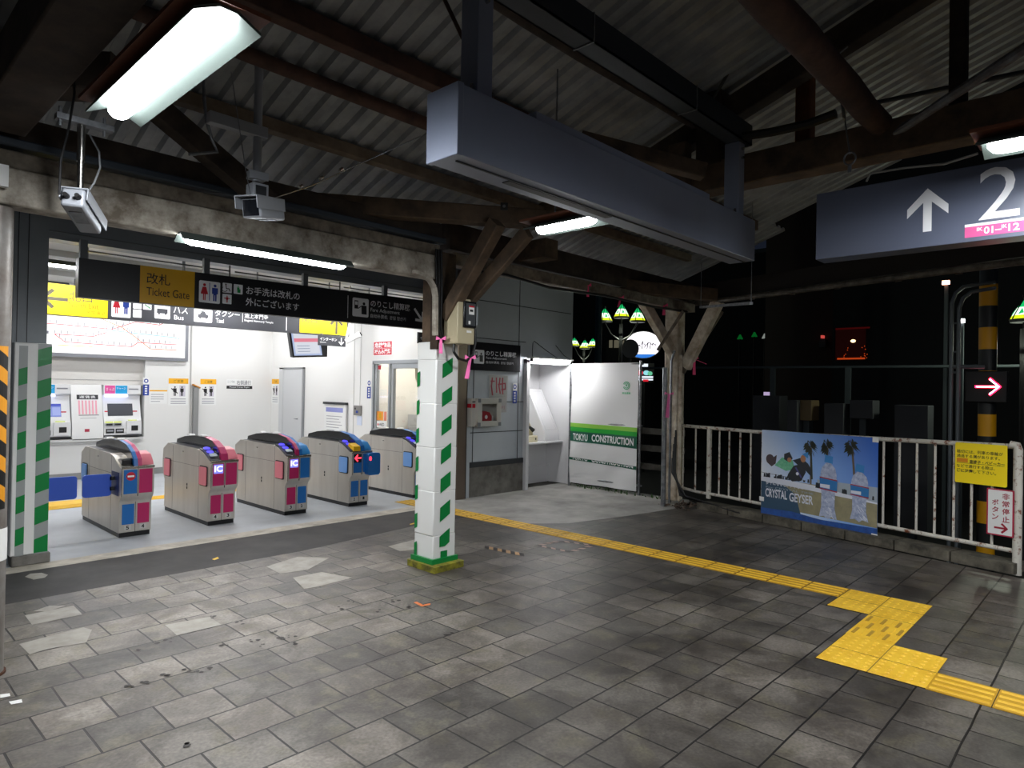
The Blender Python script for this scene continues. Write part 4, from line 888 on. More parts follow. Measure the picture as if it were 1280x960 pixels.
mb.line(pl, [(3.065, 2.715), (3.07, 2.68), (3.10, 2.68), (3.11, 2.655)], .009, .002, INK); mb.disc(pl, 3.065, 2.725, .008, .008, .002, INK); mb.line(pl, [(3.05+.03*math.cos(k), 2.67+.024*math.sin(k)) for k in [math.radians(120+i*28) for i in range(9)]], .006, .002, INK)
mb.person(pl, 3.2, 2.65, .075, GREEN, .002); mb.poly(pl, [(3.19, 2.65), (3.225, 2.65), (3.225, 2.69), (3.19, 2.69)], .0025, GREEN); mb.person(pl, 3.08, 2.53, .075, RED, .002); mb.line(pl, [(3.05, 2.575), (3.11, 2.575)], .008, .002, RED)
mb.text(pl, 'お手洗は改札の', 3.29, 2.645, 3.93, 2.735, .002, SGREY, .01); mb.text(pl, '外にございます', 3.285, 2.52, 3.925, 2.61, .002, SGREY, .01)
mb.rect(pl, 4.58, 2.50, 4.588, 2.78, .001, SGREY)
fare_icon(mb, pl, 4.65, 2.53, .24, .235, .001, SGREY, SIGNBLK)
mb.text(pl, 'のりこし精算機', 4.92, 2.675, 5.55, 2.765, .002, SGREY, .01); mb.text(pl, 'Fare Adjustment', 4.92, 2.60, 5.38, 2.66, .002, SGREY); mb.text(pl, '自动补票机  운임 정산기', 4.92, 2.535, 5.48, 2.585, .002, SGREY)
arrow(mb, pl, 5.70, 2.64, .2, math.radians(-48), .035, .001, SGREY)
mb.build('lettering', t)
for x in (1.72, 2.85, 4.0, 5.15, 6.3): MB().box(x, x+.06, 7.20, 7.25, 2.79, 2.98, mat('sign hanger', '#5f6468', .5)).build('hanger', t)
mb = MB(); 
for x0, x1 in ((1.8, 3.2), (3.25, 4.6), (4.65, 6.0)):
    mb.box(x0, x1, 7.36, 7.37, 2.90, 2.915, STEELL); mb.box(x1-.015, x1, 7.36, 7.37, 2.80, 2.97, STEELL)
mb.build('transom_rails', label='bright thin transom rails above the dark hanging sign', cat='rail')

t = T('exit_sign', 'grey sign behind the gates with yellow north and south exit panels', 'sign', (3.6, 9.2, 2.44))
SG2 = mat('sign mid grey', '#4a4b50', .5); SYE = mat('bright sign yellow', '#f2d21c', .5, emit='#f2d21c', es=.15)
mb = MB(); mb.ext([(.9, 9.2, 2.42), (5.92, 9.2, 2.44), (5.92, 9.2, 2.80), (.9, 9.2, 2.79)], (0, .12, 0), SG2); mb.build('board', t)
pl = Pl((0, 9.198, 0), (1, 0, 0), (0, 0, 1)); mb = MB()
mb.poly(pl, [(1.2, 2.425), (2.5, 2.43), (2.5, 2.79), (1.2, 2.785)], .001, SYE); arrow(mb, pl, 1.95, 2.61, .24, math.pi, .04, .002, mat('grey print', '#5c5646', .6))
GPRT = mat('grey print', '#5c5646', .6); OP = mat('orange print', '#c98a14', .6)
mb.text(pl, '北口', 2.09, 2.60, 2.33, 2.72, .002, GPRT); mb.text(pl, 'North Exit', 2.09, 2.53, 2.4, 2.59, .002, OP); mb.text(pl, '北出口  북쪽 출구', 2.09, 2.465, 2.47, 2.505, .002, OP)
SWG = mat('bright sign white', '#ffffff', .5, emit='#ffffff', es=.12)
mb.poly(pl, rrect(2.54, 2.455, 2.755, 2.76, .015), .001, SWG); mb.person(pl, 2.595, 2.50, .2, RED, .002, True); mb.person(pl, 2.70, 2.50, .2, BLUE, .002)
for (a, b) in ((2.78, 2.58), (2.895, 2.58), (2.78, 2.47)): mb.poly(pl, rrect(a, b, a+.1, b+.1, .008), .001, SWG)
mb.line(pl, [(2.92, 2.64), (2.98, 2.60)], .012, .002, GREEN)
mb.poly(pl, rrect(3.03, 2.48, 3.22, 2.74, .015), .001, SWG); mb.rect(pl, 3.06, 2.55, 3.19, 2.61, .002, SG2); mb.disc(pl, 3.085, 2.545, .012, .012, .003, SG2); mb.disc(pl, 3.165, 2.545, .012, .012, .003, SG2)
mb.text(pl, 'バス', 3.26, 2.57, 3.44, 2.68, .002, SWG, .01); mb.text(pl, 'Bus', 3.27, 2.485, 3.39, 2.545, .002, SWG, .01)
mb.poly(pl, rrect(3.52, 2.48, 3.76, 2.74, .015), .001, SWG); mb.poly(pl, [(3.57, 2.54), (3.71, 2.54), (3.71, 2.58), (3.68, 2.59), (3.66, 2.63), (3.62, 2.63), (3.6, 2.59), (3.57, 2.58)], .002, SG2); mb.disc(pl, 3.6, 2.54, .014, .014, .003, SG2); mb.disc(pl, 3.68, 2.54, .014, .014, .003, SG2); mb.rect(pl, 3.625, 2.65, 3.66, 2.665, .002, SG2)
mb.text(pl, 'タクシー', 3.80, 2.58, 4.14, 2.67, .002, SWG, .01); mb.text(pl, 'Taxi', 3.81, 2.49, 3.92, 2.55, .002, SWG, .01)
mb.rect(pl, 4.18, 2.53, 4.186, 2.72, .002, SWG); mb.text(pl, '池上本門寺', 4.21, 2.59, 4.56, 2.66, .002, SWG, .01); mb.text(pl, 'Ikegami Honmonji Temple', 4.21, 2.535, 4.64, 2.575, .002, SWG, .01)
mb.rect(pl, 4.84, 2.46, 4.852, 2.76, .002, SWG)
mb.poly(pl, [(5.06, 2.45), (5.88, 2.455), (5.88, 2.78), (5.06, 2.775)], .001, SYE); mb.text(pl, '南口', 5.10, 2.61, 5.35, 2.72, .002, GPRT); mb.text(pl, 'South Exit', 5.12, 2.54, 5.44, 2.60, .002, OP); mb.text(pl, '南出口  남쪽 출구', 5.12, 2.485, 5.52, 2.52, .002, OP)
arrow(mb, pl, 5.69, 2.60, .24, math.pi/2, .04, .002, GPRT)
mb.build('lettering', t)
for x in (1.6, 3.4, 5.2): MB().tube([(x, 9.26, 2.79), (x, 9.26, 3.3)], .02, GALV, 8).build('hanger', t)
t = T('intercom_sign', 'small grey intercom sign hanging under the yellow south exit panel', 'sign', (5.5, 9.1, 2.28))
mb = MB(); mb.box(5.33, 5.80, 9.1, 9.13, 2.27, 2.42, SG2); mb.build('board', t); pl = Pl((5.33, 9.098, 2.27), (1, 0, 0), (0, 0, 1))
mb = MB(); mb.text(pl, 'インターホン', .02, .075, .31, .125, .001, SWG, .01); mb.text(pl, 'Intercom', .02, .04, .12, .062, .001, SWG); arrow(mb, pl, .39, .08, .1, -math.pi/2, .018, .001, SWG); mb.build('lettering', t)
for x in (5.4, 5.7): MB().tube([(x, 9.115, 2.42), (x, 9.115, 2.45), (x, 9.21, 2.45)], .006, GALV, 6).build('hanger', t)
t = T('intercom_sign', 'black intercom sign cut off by the striped post', 'sign', (6.4, 8.0, 2.1))
x0 = onY(523, 415, 7.9)
mb = MB(); mb.box(x0.x, x0.x+.45, 7.9, 7.93, x0.z-.17, x0.z, INK); mb.build('board', t); mb = MB(); mb.text(Pl((x0.x, 7.898, x0.z-.17), (1, 0, 0), (0, 0, 1)), 'インターホン', .03, .06, .4, .11, .001, SGREY); mb.build('lettering', t)
mb = MB(); mb.tube([(x0.x+.2, 7.915, x0.z), (x0.x+.2, 7.915, 3.3)], .008, GALV, 6); mb.build('hanger', t)

# fare adjustment sign on the clad wall
t = T('fare_sign', 'black fare adjustment sign on the grey clad wall', 'sign', (7.38, 7.33, 1.93))
mb = MB(); mb.ext([(6.83, 7.31, 1.93), (7.93, 7.31, 1.93), (7.93, 7.31, 2.36), (6.83, 7.31, 2.36)], (0, .035, 0), mat('sign charcoal', '#15161b', .75, spec=.15)); mb.build('board', t)
pl = Pl((0, 7.308, 0), (1, 0, 0), (0, 0, 1)); mb = MB(); fare_icon(mb, pl, 6.89, 2.03, .22, .21, .001, SGREY, SIGNBLK)
mb.text(pl, 'のりこし精算機', 7.14, 2.16, 7.83, 2.24, .002, SGREY, .01); mb.text(pl, 'Fare Adjustment', 7.15, 2.10, 7.61, 2.145, .002, SGREY); mb.text(pl, '自动补票机  운임 정산기', 7.15, 2.04, 7.76, 2.08, .002, SGREY); mb.build('lettering', t)
# AED box
t = T('defibrillator_box', 'white wall cabinet with a red defibrillator bag behind its window', 'cabinet', (7.05, 7.2, 1.08))
AW = mat('cabinet white', '#c9c8c0', .45)
mb = MB(); mb.box(6.86, 7.36, 7.17, 7.19, 1.10, 1.16, AW); 
mb.box(6.86, 7.36, 7.19, 7.35, 1.08, 1.10, AW); mb.box(6.86, 7.36, 7.19, 7.35, 1.485, 1.5, AW); mb.box(6.86, 6.875, 7.19, 7.35, 1.08, 1.5, AW); mb.box(7.345, 7.36, 7.19, 7.35, 1.08, 1.5, AW); mb.box(6.87, 7.35, 7.335, 7.35, 1.1, 1.49, AW)
mb.build('cabinet', t)
mb = MB(); mb.box(6.86, 6.95, 7.165, 7.19, 1.08, 1.5, AW); mb.box(7.27, 7.36, 7.165, 7.19, 1.08, 1.5, AW); mb.box(6.95, 7.27, 7.165, 7.19, 1.42, 1.5, AW); mb.box(6.95, 7.27, 7.165, 7.19, 1.08, 1.15, AW)
for a, b in ((6.86, 1.44), (7.30, 1.44), (6.86, 1.08), (7.30, 1.08)): mb.box(a, a+.06, 7.16, 7.166, b, b+.06, mat('corner guard', '#74787c', .4))
ad = mb.build('door', t, bevel=.004)
mb = MB(); mb.box(6.95, 7.27, 7.175, 7.178, 1.15, 1.42, glassm('clear pane')); mb.build('window_pane', ad)
mb = MB(); mb.slab(Pl((0, 7.21, 0), (1, 0, 0), (0, 0, 1)), [(6.96, 1.15), (7.2, 1.15), (7.2, 1.23), (7.15, 1.29), (7.05, 1.31), (6.96, 1.30)], -.08, 0, mat('red bag', '#a00d24', .5)); mb.disc(Pl((0, 7.209, 0), (1, 0, 0), (0, 0, 1)), 7.08, 1.22, .03, .03, 0, SWHITE); mb.box(7.205, 7.225, 7.2, 7.22, 1.15, 1.24, PAPER); mb.build('bag', t, bevel=.01, label='red bag')
mb = MB(); mb.box(6.79, 6.86, 7.22, 7.35, 1.08, 1.5, AW); mb.box(6.795, 6.855, 7.215, 7.22, 1.36, 1.42, RED); mb.box(6.795, 6.855, 7.215, 7.22, 1.44, 1.46, mat('grey print2', '#555', .5)); mb.rect(PX(6.788, 7.34, 1.36), .01, 0, .11, .06, 0, RED); mb.build('side_box', t)
# posters on wall
mb = MB(); pl = PY(7.26, 7.344, 1.27); mb.poly(pl, [(0, .08), (.06, .08), (.06, 0), (.40, .01), (.42, .59), (.0, .60)], 0, mat('greyish poster', '#a9a7a6', .35))
PR = mat('poster crimson', '#9e2038', .5)
for a in (.07, .16, .24, .30): mb.line(pl, [(a, .55), (a+random.uniform(-.03, .03), .42), (a+.01, .33-random.random()*.05)], .03, .001, PR)
mb.line(pl, [(.2, .45), (.36, .47), (.37, .38), (.28, .37)], .022, .0015, PR); mb.line(pl, [(.04, .5), (.12, .5)], .02, .0015, PR)
for k in range(9): mb.line(pl, [(.12+k*.028, .05+random.uniform(0, .03)), (.13+k*.028, .11)], .006, .001, PR)
for k in range(4): mb.rect(pl, .03, .24+k*.02, .36, .243+k*.02, .001, mat('green grey print', '#6f7f70', .6))
mb.build('notice_poster', label='creased notice with crimson brush lettering beside the wall cabinet', cat='poster')
def sticker(pl, w, h, label, kind):
    mb = MB(); mb.rect(pl, 0, 0, w, h, .001, PAPER)
    if kind == 'blue': mb.rect(pl, 0, 0, w, h*.62, .0015, BLUE); mb.disc(pl, w/2, h*.82, w*.38, w*.38, .002, BLUE); mb.disc(pl, w/2, h*.82, w*.2, w*.2, .0025, PAPER); [mb.rect(pl, w*.3, h*(.08+.13*k), w*.7, h*(.16+.13*k), .002, PAPER) for k in range(4)]
    if kind == 'warn':
        mb.rect(pl, 0, h*.8, w, h, .0015, mat('sticker amber', '#f0b01e', .5)); mb.text(pl, '⚠ ご注意' if False else 'ご注意', w*.25, h*.85, w*.75, h*.95, .002, INK)
        mb.person(pl, w*.32, h*.35, h*.36, INK, .002); mb.line(pl, [(w*.15, h*.62), (w*.45, h*.45)], w*.05, .0025, INK); mb.rect(pl, w*.55, h*.33, w*.85, h*.74, .0015, mat('sticker grey', '#c9c4cf', .5)); mb.person(pl, w*.68, h*.35, h*.36, INK, .002)
        for k in range(3): mb.rect(pl, w*.12, h*(.06+.08*k), w*.88, h*(.085+.08*k), .002, mat('sticker text grey', '#8a8a92', .6))
    if kind == 'note':
        mb.rect(pl, 0, h*.9, w, h, .0015, mat('sticker amber', '#f0b01e', .5))
        for k in range(4): mb.rect(pl, w*.08, h*(.15+.17*k), w*(.8 if k else .6), h*(.19+.17*k), .002, mat('sticker text grey', '#8a8a92', .6))
    mb.build('wall_sticker', label=label, cat='sticker')
sticker(PY(7.80, 7.345, 1.42), .1, .33, 'narrow blue and white sticker on the grey clad wall', 'blue')
sticker(PY(4.12, 12.998, 1.42), .1, .32, 'narrow blue sticker right of the ticket machines', 'blue')
sticker(PY(4.23, 12.998, 1.27), .3, .25, 'small notice with thin amber header right of the ticket machines', 'note')
sticker(PY(4.55, 12.998, 1.24), .35, .5, 'amber headed warning sticker beside the wall joint', 'warn')
sticker(PY(5.12, 12.998, 1.24), .3, .5, 'amber headed warning sticker in the middle of the back wall', 'warn')
sticker(PX(6.548, 12.98, 1.27), .3, .5, 'amber headed warning sticker on the side wall by the door', 'warn')
sticker(PX(6.548, 9.58, 1.45), .11, .32, 'narrow blue sticker left of the office window', 'blue')
mb = MB(); pl = PY(5.62, 12.997, 1.56); mb.rect(pl, 0, 0, .52, .19, 0, PAPER); mb.rect(pl, 0, 0, .52, .06, .001, INK); mb.text(pl, 'Please Keep Right', .06, .015, .46, .045, .002, SWHITE); mb.text(pl, '右側通行', .2, .08, .49, .17, .002, mat('print navy', '#2b2e45', .5)); mb.text(pl, 'ここでは', .02, .12, .16, .16, .002, mat('print navy', '#2b2e45', .5))
mb.build('keep_right_sign', label='small keep right sign on the hall back wall', cat='sign')
mb = MB(); pl = PX(6.547, 9.42, 2.17); mb.rect(pl, 0, 0, .53, .245, 0, SWHITE); mb.rect(pl, .012, .012, .518, .233, .001, mat('warning red', '#d02438', .5)); mb.rect(pl, .012, .12, .518, .124, .0015, SWHITE); mb.text(pl, '危険物品', .04, .135, .49, .22, .002, SWHITE, .03); mb.text(pl, '持込み厳禁', .04, .025, .49, .11, .002, SWHITE, .03)
mb.build('warning_sign', label='red sign with white characters above the office window', cat='sign')

# hall side door, back niche door
t = T('hall_door', 'pale grey side door in the hall right wall', 'door', (6.54, 12.1, 0))
DG = mat('door grey', '#c4c5c6', .5); DF = mat('door frame grey', '#8f9193', .5)
mb = MB(); mb.box(6.52, 6.548, 11.7, 12.45, 0, 1.97, DG); mb.build('leaf', t)
mb = MB(); mb.box(6.51, 6.549, 12.45, 12.6, 0, 2.0, DG); mb.box(6.51, 6.549, 11.66, 11.7, 0, 2.0, DF); mb.box(6.51, 6.549, 11.66, 12.6, 1.97, 2.0, DF); mb.build('frame', t)
mb = MB(); mb.tube([(6.5, 11.82, 1.0), (6.48, 11.82, 1.0), (6.48, 11.92, 1.0)], .01, GALV, 8); mb.build('handle', t)
mb = MB(); mb.box(4.98, 5.07, 12.93, 13.0, 0, 1.58, mat('niche grey', '#8b8b8a', .5)); mb.ext([(4.96, 12.92, 1.62), (4.97, 12.92, 1.64), (5.1, 12.92, 1.58), (5.09, 12.92, 1.555)], (0, .08, 0), mat('orange edge', '#c9862c', .5)); mb.build('handrail_end', label='grey panel end with orange sloping edge at the hall back wall', cat='panel')

# office window
t = T('office_window', 'aluminium office window in the hall side wall, curtain behind', 'window', (6.6, 8.7, .93))
AL = mat('aluminium frame', '#a9adb0', .35, .5)
mb = MB(); mb.box(6.53, 6.6, 8.0, 8.05, .9, 2.07, AL); mb.box(6.53, 6.6, 9.37, 9.42, .9, 2.07, AL); mb.box(6.53, 6.6, 8.0, 9.42, 2.03, 2.09, AL); mb.box(6.53, 6.62, 8.0, 9.42, .9, .95, AL)
for y in (8.84, 8.93, 9.3): mb.box(6.54, 6.6, y, y+.045, .95, 2.03, AL)
mb.box(6.54, 6.6, 8.05, 8.84, 1.95, 2.03, AL); mb.build('window_frame', t, bevel=.004)
for y0, y1 in ((8.05, 8.84), (8.98, 9.3)): mb = MB(); mb.box(6.57, 6.574, y0, y1, .95, 2.0, glassm('clear pane')); mb.build('pane', t)
mb = MB(); pl = PX(6.56, 9.30, .97); mb.rect(pl, 0, .12, .18, .27, 0, mat('sticker orange', '#f09a38', .5)); mb.disc(pl, .09, .2, .035, .05, .001, SIGNYEL); mb.rect(pl, .2, .12, .27, .27, 0, mat('sticker salmon', '#e98a70', .5)); mb.rect(pl, 0, 0, .27, .11, 0, PAPER); mb.text(pl, 'AED', .07, .03, .21, .08, .001, INK, .02); mb.disc(pl, .04, .05, .02, .02, .001, RED)
mb.rect(pl, .0, .96, .1, 1.05, 0, PAPER); mb.rect(pl, .01, .97, .09, 1.04, .001, RED); mb.build('stickers', t)
mb = MB(); n = 30; CT = mat('cream curtain', '#d8cfba', .8); v = []
for zz, sq in ((2.05, 1), (1.8, .95), (1.55, .6), (1.45, .35), (1.3, .55), (1.1, .75)):
    for i in range(n): a = i/(n-1); v.append((6.85+.03*math.sin(a*30)+.0, 8.12+.52*(a*sq+(1-sq)*.25), zz))
mb.mesh(v, [(r_*n+i, r_*n+i+1, (r_+1)*n+i+1, (r_+1)*n+i) for r_ in range(5) for i in range(n-1)], CT); mb.build('curtain', label='cream curtain tied back inside the office window', cat='curtain')
mb = MB(); mb.box(7.6, 7.95, 7.6, 9.8, 0, 1.15, mat('office cabinet', '#b9bcbe', .5)); mb.box(7.59, 7.6, 8.7, 8.705, 0, 1.1, GR); mb.build('office_cabinet', label='grey office cabinet seen through the hall window', cat='cabinet')
mb = MB(); mb.box(7.55, 7.6, 8.55, 8.85, 1.17, 1.42, DKGREY); mb.box(7.56, 7.7, 8.65, 8.75, 1.15, 1.2, DKGREY); mb.build('office_monitor', label='dark monitor on the office cabinet', cat='monitor')
mb = MB(); mb.box(7.97, 7.998, 8.3, 9.6, 1.3, 1.9, PAPER); mb.build('office_notice', label='large white notice sheet on the office wall', cat='notice')
mb = MB(); mb.box(7.97, 7.96, 9.2, 9.6, 1.3, 1.6, PAPERB)
ll = T('office_lamp', 'lit office ceiling lamp behind the hall window', 'lamp', (7.3, 8.8, 2.75)); MB().box(7.1, 7.5, 8.2, 9.4, 2.74, 2.77, glow('office diffuser', '#fff8ee', 10)).build('diffuser', ll); MB().box(7.08, 7.52, 8.18, 9.42, 2.77, 2.8, WHITE).build('housing', ll)
# notice board, intercom
t = T('notice_board', 'white notice board with dark top rail left of the office window', 'notice board', (6.45, 10.5, 0))
MB().box(6.50, 6.53, 10.16, 10.86, .7, 1.33, WHITE).build('board', t); MB().box(6.48, 6.54, 10.14, 10.88, 1.32, 1.36, DKGREY).build('top_rail', t)
mb = MB(); pl = PX(6.499, 10.86, .7); mb.rect(pl, .06, .48, .62, .56, 0, mat('print violet', '#8a90c8', .6)); [mb.rect(pl, .08, .1+.05*k, .6-.05*(k % 3), .11+.05*k, 0, mat('sticker text grey', '#8a8a92', .6)) for k in range(7)]; mb.build('notice', t)
for y in (10.2, 10.8): MB().box(6.50, 6.53, y, y+.03, 0, .7, GALV).build('leg', t)
t = T('wall_intercom', 'small grey intercom panel left of the office window', 'intercom', (6.54, 9.85, 1.17))
mb = MB(); mb.box(6.52, 6.55, 9.73, 9.94, 1.15, 1.32, mat('intercom grey', '#8d8a86', .4, .4)); mb.build('panel', t, bevel=.004); mb = MB(); mb.box(6.515, 6.52, 9.8, 9.86, 1.19, 1.23, BLUE); mb.box(6.515, 6.52, 9.87, 9.9, 1.25, 1.28, INK); mb.build('button', t); mb = MB(); mb.box(6.54, 6.548, 9.72, 9.86, .98, 1.14, PAPERB); mb.build('instruction_card', t)
mb = MB(); mb.tube([(6.54, 9.78, 1.32), (6.54, 9.78, 3.2)], .004, mat('wall joint', '#b5b4b0', .6), 6); mb.build('wire', t)

# ceiling monitor and hall camera
t = T('information_monitor', 'hanging information monitor with pink banner behind the exit sign', 'monitor', (5.8, 10.0, 2.1))
q = [onY(361, 412, 10.0), onY(410, 412, 10.0), onY(409, 446, 9.9), onY(366, 447, 9.9)]
n_ = (q[1]-q[0]).cross(q[3]-q[0]).normalized(); mb = MB(); mb.ext(q, Vector((0, .08, .01)), DKGREY); mb.build('casing', t)
pm = Pl(q[3], q[2]-q[3], q[0]-q[3]); wd = (q[2]-q[3]).length; hh = (q[0]-q[3]).length
mb = MB(); mb.rect(pm, .03, .03, wd-.09, hh, .004, glow('screen blue', '#b8c8ec', .4)); mb.rect(pm, .06, .06, wd-.12, hh, .006, glow('screen white', '#e6eaf4', .4)); mb.rect(pm, .06, hh*.55, wd-.12, hh*.68, .008, glow('screen pink', '#f08a9c', .4)); [mb.rect(pm, .1, hh*(.2+.1*k), wd-.3, hh*(.22+.1*k), .008, glow('screen line', '#8fa0c0', .3)) for k in range(3)]; mb.build('screen', t)
mb = MB(); mb.tube([(5.9, 10.05, 2.5), (5.9, 10.05, 3.3)], .03, WHITE, 10); mb.build('ceiling_pole', t)
t = T('security_camera', 'white security camera in the hall right of the south exit panel', 'camera', (5.75, 8.9, 2.45))
a = onY(432, 427, 9.0); b = onY(450, 418, 8.9); mb = MB(); mb.bar(a, b, .08, .08, WHITE); mb.build('housing', t, bevel=.01); mb = MB(); d = (b-a).normalized(); mb.bar(b, b+d*.02, .06, .06, INK); mb.build('lens', t)
c = onY(437, 405, 8.95); mb = MB(); mb.tube([c.lerp(a, .8), c, c+Vector((0, 0, .72))], .018, WHITE, 10); mb.build('pole', t)

# route map
t = T('route_map', 'large framed route map above the ticket machines', 'map', (3.4, 12.95, 2.1))
MF = mat('map frame', '#7e8086', .4, .4)
mb = MB(); mb.box(.6, 4.86, 12.93, 13.0, 2.06, 3.0, MF); mb.build('frame', t); pl = Pl((0, 12.928, 0), (1, 0, 0), (0, 0, 1))
mb = MB(); mb.rect(pl, .66, 2.12, 4.80, 2.94, .001, mat('lit map paper', '#f4f4f2', .5, emit='#ffffff', es=.15))
MR = mat('map red', '#c8404e', .5); MT = mat('map teal', '#3aa0a8', .5); MO = mat('map orange', '#d87a50', .5); MBk = mat('map grey text', '#6a6a72', .6); ML = mat('map light blue', '#7fb4d8', .5)
def route(pts, m, ticks=0, w=.013):
    mb.line(pl, pts, w, .003, m)
    for (a0, b0), (a1, b1) in zip(pts[:-1], pts[1:]):
        L = math.hypot(a1-a0, b1-b0)
        for k in range(int(L/.09)): u_ = k*.09/L; x_, y_ = a0+(a1-a0)*u_, b0+(b1-b0)*u_; mb.rect(pl, x_-.006, y_+.012, x_+.006, y_+.07, .002, MBk)
route([(.7, 2.60), (2.9, 2.585), (3.5, 2.565), (3.6, 2.57), (3.95, 2.72), (4.2, 2.71), (4.35, 2.70), (4.55, 2.82)], MR)
route([(3.5, 2.545), (4.6, 2.49), (4.7, 2.47)], ML); route([(3.4, 2.74), (3.75, 2.6), (4.0, 2.42), (4.2, 2.26), (4.65, 2.26)], MO)
route([(2.75, 2.42), (3.3, 2.42), (3.5, 2.5)], MR); route([(2.75, 2.42), (2.9, 2.30), (3.9, 2.28), (4.0, 2.36), (4.65, 2.36)], MR); route([(.8, 2.86), (2.4, 2.86), (3.0, 2.88), (4.6, 2.85)], MT); route([(2.0, 2.78), (3.3, 2.77)], ML)
for (x0, z0, w_, h_) in ((1.6, 2.42, .45, .06), (2.22, 2.42, .45, .05), (1.6, 2.68, .5, .03), (2.2, 2.70, .2, .03)): mb.rect(pl, x0, z0, x0+w_, z0+h_, .003, MBk)
for k in range(6): mb.rect(pl, 2.22+.25*(k % 2), 2.34-.05*(k//2), 2.38+.25*(k % 2), 2.352-.05*(k//2), .003, (MR, MO, MT)[k//2])
mb.rect(pl, 2.8, 2.24, 3.3, 2.25, .003, SIGNYEL); mb.build('map_sheet', t)

# ticket machines in the recess
def machine(x0, x1, label, screen_on, group='ticket machines'):
    t = T('ticket_machine', label, 'ticket machine', (x0, 13.0, .7), group); w = x1-x0
    MW = mat('machine white', '#dedede', .4); MG = mat('machine grey', '#9a9ca2', .4)
    prof = [(13.25, .70), (12.95, .70), (12.95, .92), (13.0, 1.04), (13.08, 1.34), (13.08, 1.42), (13.02, 1.44), (13.02, 1.60), (13.25, 1.60)]
    mb = MB(); mb.ext([(x0+.005, y, z) for y, z in prof], (w-.01, 0, 0), MW); mb.build('body', t, bevel=.005)
    pl = PY(x0, 13.018, 1.44); mb = MB(); mb.rect(pl, .02, .01, w*.3, .15, .001, mat('machine pink', '#e0559a', .5)); mb.rect(pl, w*.31, .01, w*.62, .15, .001, mat('machine sky', '#20a0d8', .5)); mb.text(pl, 'きっぷ', .04, .06, w*.28, .11, .002, SWHITE); mb.text(pl, 'チャージ', w*.34, .08, w*.58, .12, .002, SWHITE); mb.rect(pl, w*.66, .08, w*.92, .1, .002, mat('sticker text grey', '#8a8a92', .6)); mb.build('header_label', t)
    mb = MB(); mb.box(x0+w*.05, x0+w*.62, 13.0, 13.05, 1.395, 1.43, glow('machine lamp', '#cfd4ff', 2)); mb.build('lamp', t)
    sp = Pl((x0+w*.12, 13.0, 1.04), (1, 0, 0), (0, .258, .966)); mb = MB(); mb.rect(sp, 0, .02, w*.66, .24, .004, glow('machine screen', '#7f92e0', .4) if screen_on else mat('dark screen', '#3a3c44', .3))
    if screen_on: mb.rect(sp, 0, .20, w*.66, .24, .006, glow('screen bar', '#4050c8', .4)); [mb.rect(sp, .02+k*w*.21, .04, .02+k*w*.21+w*.19, .18, .006, glow('screen tile', '#aab8f4', .4)) for k in range(3)]
    mb.rect(sp, -w*.08, .09, 0, .11, .004, RED); mb.rect(sp, w*.66, .09, w*.78, .11, .004, RED); mb.build('screen', t)
    fp = PY(x0, 12.948, .70); mb = MB()
    for a in (.03, .25, ): mb.slab(fp, [(w*a, .19), (w*(a+.2), .19), (w*(a+.2), .24), (w*a, .24)], 0, .02, MG); mb.rect(fp, w*a, .245, w*(a+.2), .265, .003, glow('slot light', '#e0ee60', .5)); mb.rect(fp, w*(a+.02), .2, w*(a+.18), .23, .022, INK)
    mb.slab(fp, [(w*.58, .05), (w*.95, .05), (w*.95, .27), (w*.58, .27)], 0, .03, MW); mb.rect(fp, w*.7, .1, w*.88, .19, .032, INK); mb.rect(fp, w*.62, .275, w*.85, .29, .003, glow('slot light', '#e0ee60', .5))
    for a in (.05, .3): mb.rect(fp, w*a, .06, w*(a+.22), .14, .003, INK); mb.rect(fp, w*(a+.03), .09, w*(a+.19), .12, .005, MG)
    mb.rect(fp, 0, .0, w, .03, .003, DKGREY); mb.build('slots', t)
machine(2.42, 3.02, 'ticket machine with lit blue screen nearest the striped jamb', True)
machine(3.50, 4.10, 'ticket machine with dark screen at the right of the recess', False)
machine(1.30, 1.90, 'ticket machine hidden behind the striped jamb', True)
t = T('fare_table', 'white sloping fare table panel between the two ticket machines', 'panel', (3.26, 13.0, .7))
prof = [(13.25, .66), (12.93, .66), (12.93, .86), (13.1, 1.60), (13.25, 1.60)]; mb = MB(); mb.ext([(3.03, y, z) for y, z in prof], (.46, 0, 0), WHITE); mb.build('body', t, bevel=.006)
sp = Pl((3.03, 12.93, .86), (1, 0, 0), (0, .224, .9746)); mb = MB(); mb.rect(sp, .08, .50, .40, .58, .002, DKGREY); mb.text(sp, '運賃表', .12, .515, .36, .565, .003, SWHITE)
for k in range(6): mb.rect(sp, .1+.05*k, .24, .125+.05*k, .48, .002, mat('fare pink', '#e8a0b0', .5))
mb.rect(sp, .1, .22, .4, .232, .002, MBk); mb.rect(sp, .12, .17, .36, .176, .002, MBk); mb.rect(PY(3.03, 12.928, .7), .18, .1, .25, .15, .001, mat('fare red', '#b03048', .5)); mb.build('fare_print', t)
for a0, b0, a1, b1 in ((.03, .12, .43, .125), (.03, .7, .43, .705), (.03, .12, .035, .7), (.425, .12, .43, .7)): mb = MB(); 
mb = MB(); mb.box(-4, 4.12, 12.93, 13.2, .64, .68, mat('machine shelf', '#d0d0ce', .4)); mb.build('machine_shelf', label='pale ledge under the ticket machines', cat='ledge')
mb = MB(); mb.box(-4, 4.15, 13.1, 13.25, 1.6, 2.1, mat('beige upper panel', '#d2cfca', .5)); mb.box(-4, 4.15, 13.095, 13.1, 1.68, 1.685, MBk); mb.build('upper_panel', label='plain beige panel above the ticket machines', cat='panel')

